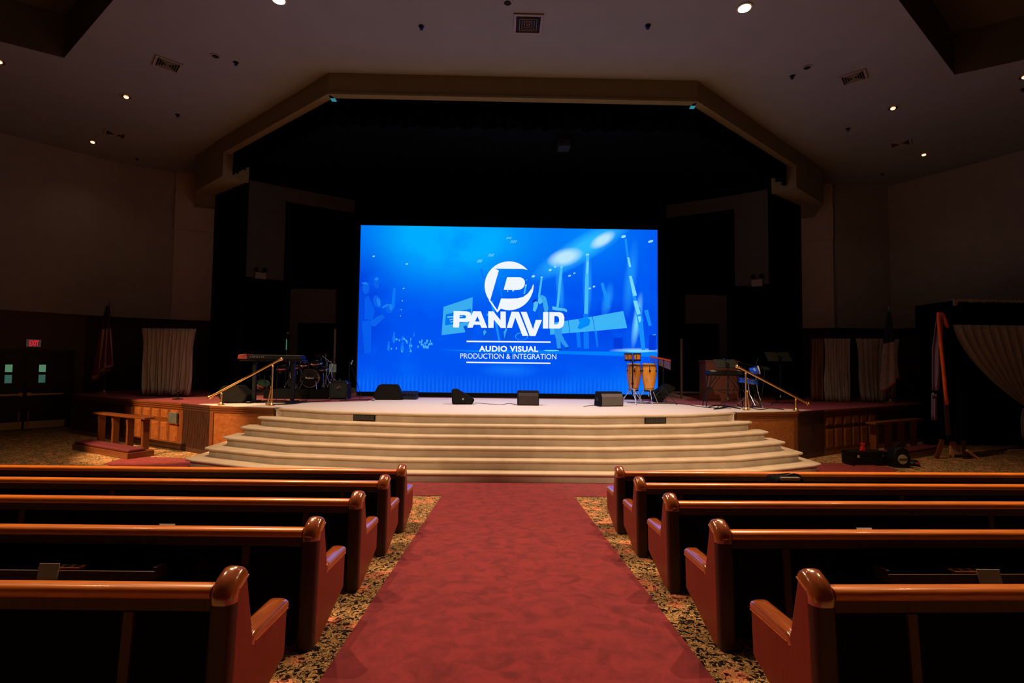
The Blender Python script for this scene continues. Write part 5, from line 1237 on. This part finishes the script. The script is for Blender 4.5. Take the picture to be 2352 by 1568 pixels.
for dz in (-0.05, 0.04): MB().lathe([(0.218, dz), (0.232, dz), (0.232, dz+0.02), (0.218, dz+0.02)], p, (0.1, -0.1, 1), 32).build('hoop', M_CHROME, kit2, smooth=True)
MB().lathe([(0.12, -0.005), (0.03, 0.01), (0, 0.012)], Q(1757, 844, 0.2), (0.1, -0.5, 1), 28).build('cymbal', mat('blue_grey_metal', (0.3, 0.45, 0.5), 0.25, 1.0), kit2, smooth=True)
for (x0, y0, x1, y1, mt_) in ((1735, 860, 1741, 900, M_CHROME), (1741, 900, 1753, 938, M_CHROME), (1715, 909, 1690, 930, M_CHROME), (1722, 905, 1735, 932, M_CHROME), (1722, 909, 1753, 934, M_CHROME), (1717, 858, 1748, 936, M_BLACKMET), (1700, 833, 1738, 842, M_BLACKMET),
                         (1735, 842, 1741, 822, M_BLACKMET), (1719, 882, 1722, 906, M_CHROME), (1757, 845, 1747, 935, M_BLACKMET), (1735, 895, 1728, 937, M_BLACKMET), (1737, 866, 1740, 884, M_CHROME)):
    MB().cyl(Q(x0, y0, 0.05), Q(x1, y1, 0.05 if y1 < 920 else -0.05), 0.012 if mt_ is M_CHROME else 0.010).build('stand_tube', mt_, kit2, smooth=True)
# cables lying on the stage
def cable(pts, label, r=0.009):
    P_ = []
    for (px, py) in pts: P_.append(G(px, py, HS+r+0.004))
    o0 = P_[0].copy(); cu = []
    for i in range(len(P_)-1):
        a_, b_ = P_[i], P_[i+1]; p0 = P_[max(0, i-1)]; p3 = P_[min(len(P_)-1, i+2)]
        for k in range(5):
            u = k/5; cu.append(0.5*((2*a_)+(b_-p0)*u+(2*p0-5*a_+4*b_-p3)*u*u+(3*a_-p0-3*b_+p3)*u**3))
    cu.append(P_[-1])
    m = MB(off=o0); m.tube(cu, r, 6); o = m.build('stage_cable', M_BLACK, smooth=True); o.location = o0
    return tag(o, label, 'cable', 'cables lying on the stage')
cable([(565, 923), (600, 925), (640, 921), (680, 925), (720, 922), (760, 919)], 'black cable lying under the left keyboard table')
cable([(610, 927), (650, 928), (690, 924), (640, 919), (600, 921), (660, 925), (705, 920)], 'tangle of black cable right of the left handrail', 0.012)
cable([(780, 920), (830, 917), (860, 919)], 'black cable between microphone stand and left floor monitor')
cable([(1091, 925), (1120, 927), (1150, 929), (1170, 926), (1190, 930)], 'thin cable running from the turned monitor to the centre monitor', 0.006)
cable([(1340, 933), (1362, 931), (1380, 934)], 'short cable at the foot of the grey monitor', 0.006)
cable([(1440, 923), (1480, 926), (1560, 927), (1620, 935), (1680, 937)], 'long cable from the congas to the right keyboard', 0.008)
cable([(1628, 934), (1650, 930), (1665, 936), (1640, 939), (1675, 934), (1700, 938), (1660, 931)], 'tangle of cable under the right keyboard', 0.012)
cable([(1720, 934), (1745, 940), (1770, 937), (1800, 940)], 'cable between the blue drums and the taller music stand', 0.009)

# ------------------------------------------------------------------ draped cloths
def drape(px0, px1, pyt, pyb, y, label, material, folds=14, amp=0.05, gather=0.0, name='draped_curtain', seed=1, parts=None, rod=True):
    random.seed(seed)
    a = A(px0, pyt, y); c = A(px1, pyb, y); zt_, zb_ = a.z, c.z; x0, x1 = a.x, c.x
    t = thing(name, label, 'curtain', ((x0+x1)/2, y, zb_), group='pale cloths hung beside the stage')
    off3 = t.location; n = folds*8; ph = [random.random()*0.8 for _ in range(folds+1)]
    rows = []
    for j in range(11):
        v = j/10; z = zt_+(zb_-zt_)*v; row = []
        for i in range(n+1):
            u = i/n; k = int(u*folds); f = 0.7*math.sin(u*folds*2*PI + 3*ph[min(k, folds)]*v) + 0.5*math.sin(u*folds*2.7*PI + 2 + 1.5*v*ph[0])
            am = amp*(0.35+0.65*v)
            xx = x0+(x1-x0)*(u*(1-gather*v)+gather*v*0.5) + 0.015*math.sin(u*40+v*5)
            edge_ = 0.02*math.sin(v*7+u*3)
            row.append((xx+edge_*(1 if u in (0, 1) else 0.3), y+f*am+random.uniform(-0.004, 0.004), z+(0.02*math.sin(u*23+seed) if j == 10 else 0)))
        rows.append(row)
    MB(off=off3).grid(rows).build('cloth', material, t, smooth=True, solid=0.006)
    # gathered hem puddling at the foot
    if rod:
        MB(off=off3).cyl((x0-0.03, y+0.02, zt_+0.01), (x1+0.03, y+0.02, zt_+0.01), 0.018).build('rod', M_BLACKMET, t)
        for xx in (x0+0.02, x1-0.02): MB(off=off3).cyl((xx, y+0.07, zt_), (xx, y+0.07, HS+0.004), 0.015).build('upright', M_BLACKMET, t)
    return t
drape(325, 444, 753, 906, 14.0, 'pale grey sheer cloth hanging from a frame on the left of the stage', M_CLOTH, 13, 0.05, 0.14, seed=2)
drape(1863, 1893, 777, 920, 14.75, 'narrow brown sheer cloth, left edge of the right cloths', M_CLOTHB, 4, 0.04, 0.0, seed=3, rod=False)
drape(1893, 1955, 777, 922, 14.7, 'grey sheer cloth hanging straight, just right of the brown one', M_CLOTH, 9, 0.045, 0.05, seed=4)
drape(1966, 2068, 777, 922, 14.7, 'loosely swagged grey sheer cloth behind the right flag', M_CLOTH, 8, 0.06, 0.25, seed=5)

# flags on poles
def flag(px, pytop, pybot, y, label, kind, zbase):
    p = A(px, pytop, y); q = A(px, pybot, y)
    t = thing('flag_on_pole', label, 'flag', (p.x, y, zbase), group='flags on poles')
    H = p.z-zbase
    MB().cyl((0, 0, 0.02), (0, 0, H-0.12), 0.015).build('pole', M_DARKWOOD, t)
    MB().lathe([(0.16, 0), (0.16, 0.03), (0.04, 0.07), (0.02, 0.12)]).build('base', M_BRASS, t, smooth=True)
    MB().lathe([(0.01, 0), (0.03, 0.02), (0.012, 0.05), (0.035, 0.08), (0.0, 0.17)], (0, 0, H-0.14)).build('finial', M_CHROME, t, smooth=True)
    zb_ = q.z-zbase; top_ = H-0.14
    def surf(u, v):   # u round the folds, v down
        w_ = 0.05+0.24*v**0.8
        ang = u*2*PI
        rr = w_*(0.75+0.25*math.sin(5*ang+2*v)); return (rr*math.cos(ang)*1.0-0.05*v, -0.04+rr*math.sin(ang)*0.45, top_+(zb_-top_)*v*(1-0.10*math.cos(ang)*v))
    nU, nV = 40, 14
    rows = [[surf(i/nU, j/nV) for i in range(nU+1)] for j in range(nV+1)]
    if kind == 'stripes':
        m = {0: MB(), 1: MB(), 2: MB()}
        for j in range(nV):
            for i in range(nU):
                k = 2 if j < 5 and i % 13 < 9 else (i//3) % 2
                m[k]._add([rows[j][i], rows[j][i+1], rows[j+1][i+1], rows[j+1][i]], [(0, 1, 2, 3)])
        m[0].build('red_stripes', M_FLAGR, t, smooth=True); m[1].build('white_stripes', M_FLAGW, t, smooth=True); m[2].build('blue_canton', M_FLAGB, t, smooth=True)
        MB().grid([rows[nV], [(x, y_-0.0, z-0.06) for x, y_, z in rows[nV]]]).build('fringe', M_GOLDFR, t)
    else:
        m = {0: MB(), 1: MB()}
        for j in range(nV):
            for i in range(nU):
                m[0 if j < 6 else 1]._add([rows[j][i], rows[j][i+1], rows[j+1][i+1], rows[j+1][i]], [(0, 1, 2, 3)])
        m[0].build('dark_upper_cloth', M_FLAGB, t, smooth=True); m[1].build('white_lower_cloth', M_FLAGW, t, smooth=True)
        MB().grid([rows[nV], [(x, y_, z-0.05) for x, y_, z in rows[nV]]]).build('fringe', mat('red_fringe', (0.5, 0.06, 0.02), 0.8), t)
flag(250, 692, 852, 14.6, 'furled flag with red and white stripes on a pole left of the stage', 'stripes', HS)
flag(2040, 705, 880, 14.3, 'furled dark and white flag with red fringe on a pole right of the stage', 'plain', HS)

# ------------------------------------------------------------------ props at the far right
yx = 11.6; s_ = F/yx
c = A(2195, 1056, yx)
cross = thing('draped_timber_upright', 'tall timber upright with orange sash and violet cloth at right', 'prop', (c.x, yx, 0)); off4 = cross.location
def X(px, py, dy=0): return A(px, py, yx+dy)
def beam(name, pa, pb, w_, mt_, dy=0, dd=0.04):
    a_, b_ = X(*pa, dy), X(*pb, dy); d = (b_-a_).normalized(); sd = Vector((d.z, 0, -d.x))*w_/2
    vs_ = []
    for yo in (0, dd):
        vs_ += [a_-sd+Vector((0, yo, 0)), a_+sd+Vector((0, yo, 0)), b_+sd+Vector((0, yo, 0)), b_-sd+Vector((0, yo, 0))]
    return MB(off=off4)._add(vs_, [(0,1,2,3),(7,6,5,4),(0,4,5,1),(1,5,6,2),(2,6,7,3),(3,7,4,0)]).build(name, mt_, cross, bevel=0.004)
beam('upright', (2158, 722), (2180, 1000), 0.09, M_DARKWOOD, 0.05)
# sash: over the top and down the front
sp_ = [X(2176, 752, 0.04), X(2170, 732, 0.02), X(2162, 718, 0.0), X(2156, 717, -0.02), X(2156, 735, -0.04), X(2161, 790, -0.05), X(2167, 850, -0.05), X(2171, 893, -0.05), X(2175, 930, -0.04)]
rows = []
for k, p in enumerate(sp_): rows.append([p+Vector((-0.045, 0, 0)), p+Vector((0, -0.012, 0)), p+Vector((0.045, 0, 0))])
MB(off=off4).grid(rows).build('orange_sash', M_ORANGE, cross, smooth=True, solid=0.012)
rows = []
for j in range(12):
    v = j/11; row = []
    for i in range(9):
        u = i/8; px = 2152-11*min(1, v*2.2)+u*(16+6*math.sin(v*3)); py = 722+v*175; row.append(X(px, py, 0.02+0.05*math.sin(u*7)))
    rows.append(row)
MB(off=off4).grid(rows).build('violet_cloth', M_PURPLE, cross, smooth=True, solid=0.01)
rows = [[X(2140+u*12, 905+v*60, 0.02+0.03*math.sin(u*6)) for u in (0, .33, .66, 1)] for v in (0, .25, .5, .75, 1)]
MB(off=off4).grid(rows).build('cloth_tail', M_PURPLE, cross, smooth=True, solid=0.01)
MB(off=off4).ball(X(2143, 904, -0.02), 0.035).build('clasp', M_CHROME, cross, smooth=True)
# dark cloth bundle in the middle
bun = []
for j in range(9):
    v = j/8; w_ = (0.14, 0.2, 0.22, 0.26, 0.3, 0.31, 0.33, 0.34, 0.3)[j]; p = X(2196, 872+v*140, 0.25)
    bun.append([p+Vector((w_*math.cos(t_)*(1+0.08*math.sin(5*t_+j)), 0.16*math.sin(t_), 0)) for t_ in [2*PI*i/20 for i in range(21)]])
MB(off=off4).grid(bun).build('dark_cloth_bundle', M_VALANCE, cross, smooth=True)
beam('leg', (2166, 1010), (2153, 1052), 0.10, M_STAGETRIM, 0.05); beam('leg', (2187, 1010), (2188, 1053), 0.09, M_PINE, 0.2); beam('leg', (2214, 1012), (2219, 1054), 0.09, M_DARKWOOD, 0.05)
beam('brace', (2190, 1012), (2206, 1038), 0.06, M_PINE, 0.25); beam('base_board', (2162, 1056.5), (2252, 1057.5), 0.05, M_PINE, -0.05); beam('base_board', (2222, 1034), (2250, 1054), 0.05, M_PINE, 0.0)
# canopy prop with swagged sheer cloth
yt = 12.7
p0 = A(2190, 745, yt); p1 = A(2190, 690, yt)
can = thing('canopy_stand', 'black box canopy with swagged grey sheer cloth at the far right', 'canopy', (p0.x, yt, 0)); off5 = can.location
MB(off=off5).box((p0.x, yt, p0.z), (p0.x+3.4, yt+1.2, p1.z)).build('box_top', M_BLACKWALL, can, bevel=0.01)
for xx in (p0.x+0.03, p0.x+3.3): MB(off=off5).box((xx, yt+1.0, 0.002), (xx+0.08, yt+1.08, p0.z)).build('post', M_BLACKWALL, can)
MB(off=off5).box((p0.x+0.12, yt+1.05, 0.01), (p0.x+3.3, yt+1.1, p0.z)).build('back_cloth', M_BLACKWALL, can)
m = MB(off=off5); random.seed(9); row0 = []; row1 = []; row2 = []
for i in range(70):
    x = p0.x-0.02+i*3.42/69; row0.append((x, yt+0.25, p1.z+0.005)); row1.append((x, yt-0.02, p1.z+0.02+random.uniform(0, 0.03))); row2.append((x, yt-0.025, p1.z-(0.02+random.uniform(0, 0.03)+(0.10 if i < 3 else 0))))
m.grid([row0, row1, row2]).build('lace_edging', M_CLOTH, can, smooth=True, solid=0.004)
rows = []; nU = 150; nV = 16
for j in range(nV+1):
    v = j/nV; row = []
    for i in range(nU+1):
        u = i/nU
        xt, zt_ = p0.x-0.06+u*3.0, p0.z-0.01
        tie = A(2347, 933, yt); xe, ze = tie.x+0.02+u*0.28, tie.z
        # left edge sags in a curve towards the tie
        k = v; x = xt+(xe-xt)*(k**1.9); z = zt_+(ze-zt_)*k
        f = math.sin(u*26*2*PI/2.0)*0.05*(1-0.75*v)
        row.append((x, yt-0.06+f-0.10*math.sin(PI*v), z))
    rows.append(row)
MB(off=off5).grid(rows).build('swagged_cloth', M_CLOTH, can, smooth=True, solid=0.005)
rows = []
for j in range(9):
    v = j/8; row = []
    for i in range(31):
        u = i/30; tie = A(2343, 937+v*70, yt); row.append((tie.x+u*(0.35+0.15*v)-0.06*math.sin(PI*v), yt-0.1+0.05*math.sin(u*30), tie.z))
    rows.append(row)
MB(off=off5).grid(rows).build('cloth_tail', M_CLOTH, can, smooth=True, solid=0.005)

# equipment on the floor at right
g = G(1978, 1064, 0); s_ = F/g.y
t = thing('equipment_case', 'long black equipment case on the floor right of the stage', 'case', (g.x, g.y-0.3, 0.003), 0.1)
w_ = 84/s_; h_ = 0.30
MB().box((-w_/2, 0, 0.02), (w_/2, 0.35, h_*0.68)).build('case_body', M_BLACK, t, bevel=0.012); MB().box((-w_/2, 0, h_*0.70), (w_/2, 0.35, h_)).build('lid', M_BLACK, t, bevel=0.012)
for k in (-0.3, 0.3): MB().box((k-0.03, -0.012, h_*0.6), (k+0.03, 0.0, h_*0.8)).build('latch', M_CHROME, t, bevel=0.003)
MB().box((-w_/2+0.02, -0.01, 0.003), (w_/2-0.3, 0.0, 0.02)).build('edge_strip', mat('rust_strip', (0.5, 0.12, 0.04), 0.5), t)
t = tag(MB().prism([(-0.06, 0), (0.06, 0), (0.02, 0.10), (0.05, 0.16), (-0.05, 0.17), (-0.03, 0.10)], 'y', -0.03, 0.03).build('spray_bottle', M_REDP, bevel=0.012), 'small red and white bottle standing on the black equipment case', 'bottle')
t.location = (G(1964, 1062, 0).x-0.0, g.y-0.15, h_+0.004)
g = G(2042, 1068, 0); t = thing('equipment_bag', 'round-topped black bag with pale badge right of the equipment case', 'bag', (g.x+0.06, g.y-0.3, 0.003))
MB().prism([(-0.17, 0), (0.17, 0), (0.19, 0.2), (0.14, 0.38), (0.0, 0.44), (-0.14, 0.38), (-0.19, 0.2)], 'y', 0, 0.25).build('bag_body', M_BLACK, t, bevel=0.03, seg=3)
MB().lathe([(0.10, 0), (0.10, 0.008), (0.0, 0.009)], (0.0, -0.002, 0.18), (0, -1, 0), 24).build('badge', mat('badge_pale', (0.35, 0.32, 0.22), 0.6), t)
MB().box((-0.085, -0.016, 0.165), (0.085, -0.010, 0.20)).build('badge_band', mat('badge_dark', (0.05, 0.05, 0.03), 0.6), t)
MB().tube([(0.06+0.1*math.cos(a_), 0.1, 0.42+0.1*math.sin(a_)) for a_ in [PI*i/8 for i in range(9)]], 0.012).build('handle', M_BLACK, t)
g = G(2072, 1062, 0); t = tag(MB().lathe([(0.10, 0), (0.13, 0.05), (0.08, 0.11), (0.0, 0.12)], n=16).build('cable_coil', M_BLACK, smooth=True), 'small dark coil with a red tag right of the round-topped bag', 'cable'); t.location = (g.x, g.y-0.3, 0.003)
MB().box((-0.03, -0.135, 0.04), (0.05, -0.09, 0.08)).build('red_tag', M_REDP, t)
for (px0, px1, py, lab) in ((2112, 2150, 1035, 'pale timber batten lying left of the draped upright'), (2320, 2380, 1036, 'pale timber batten lying at the far right')):
    a = G(px0, py, 0); c = G(px1, py, 0); o = MB(off=(a.x, a.y, 0)).box((a.x, a.y, 0.002), (c.x, a.y+0.09, 0.04)).build('timber_batten', M_PINE, bevel=0.003); o.location = (a.x, a.y, 0); tag(o, lab, 'timber', 'loose battens on the floor')
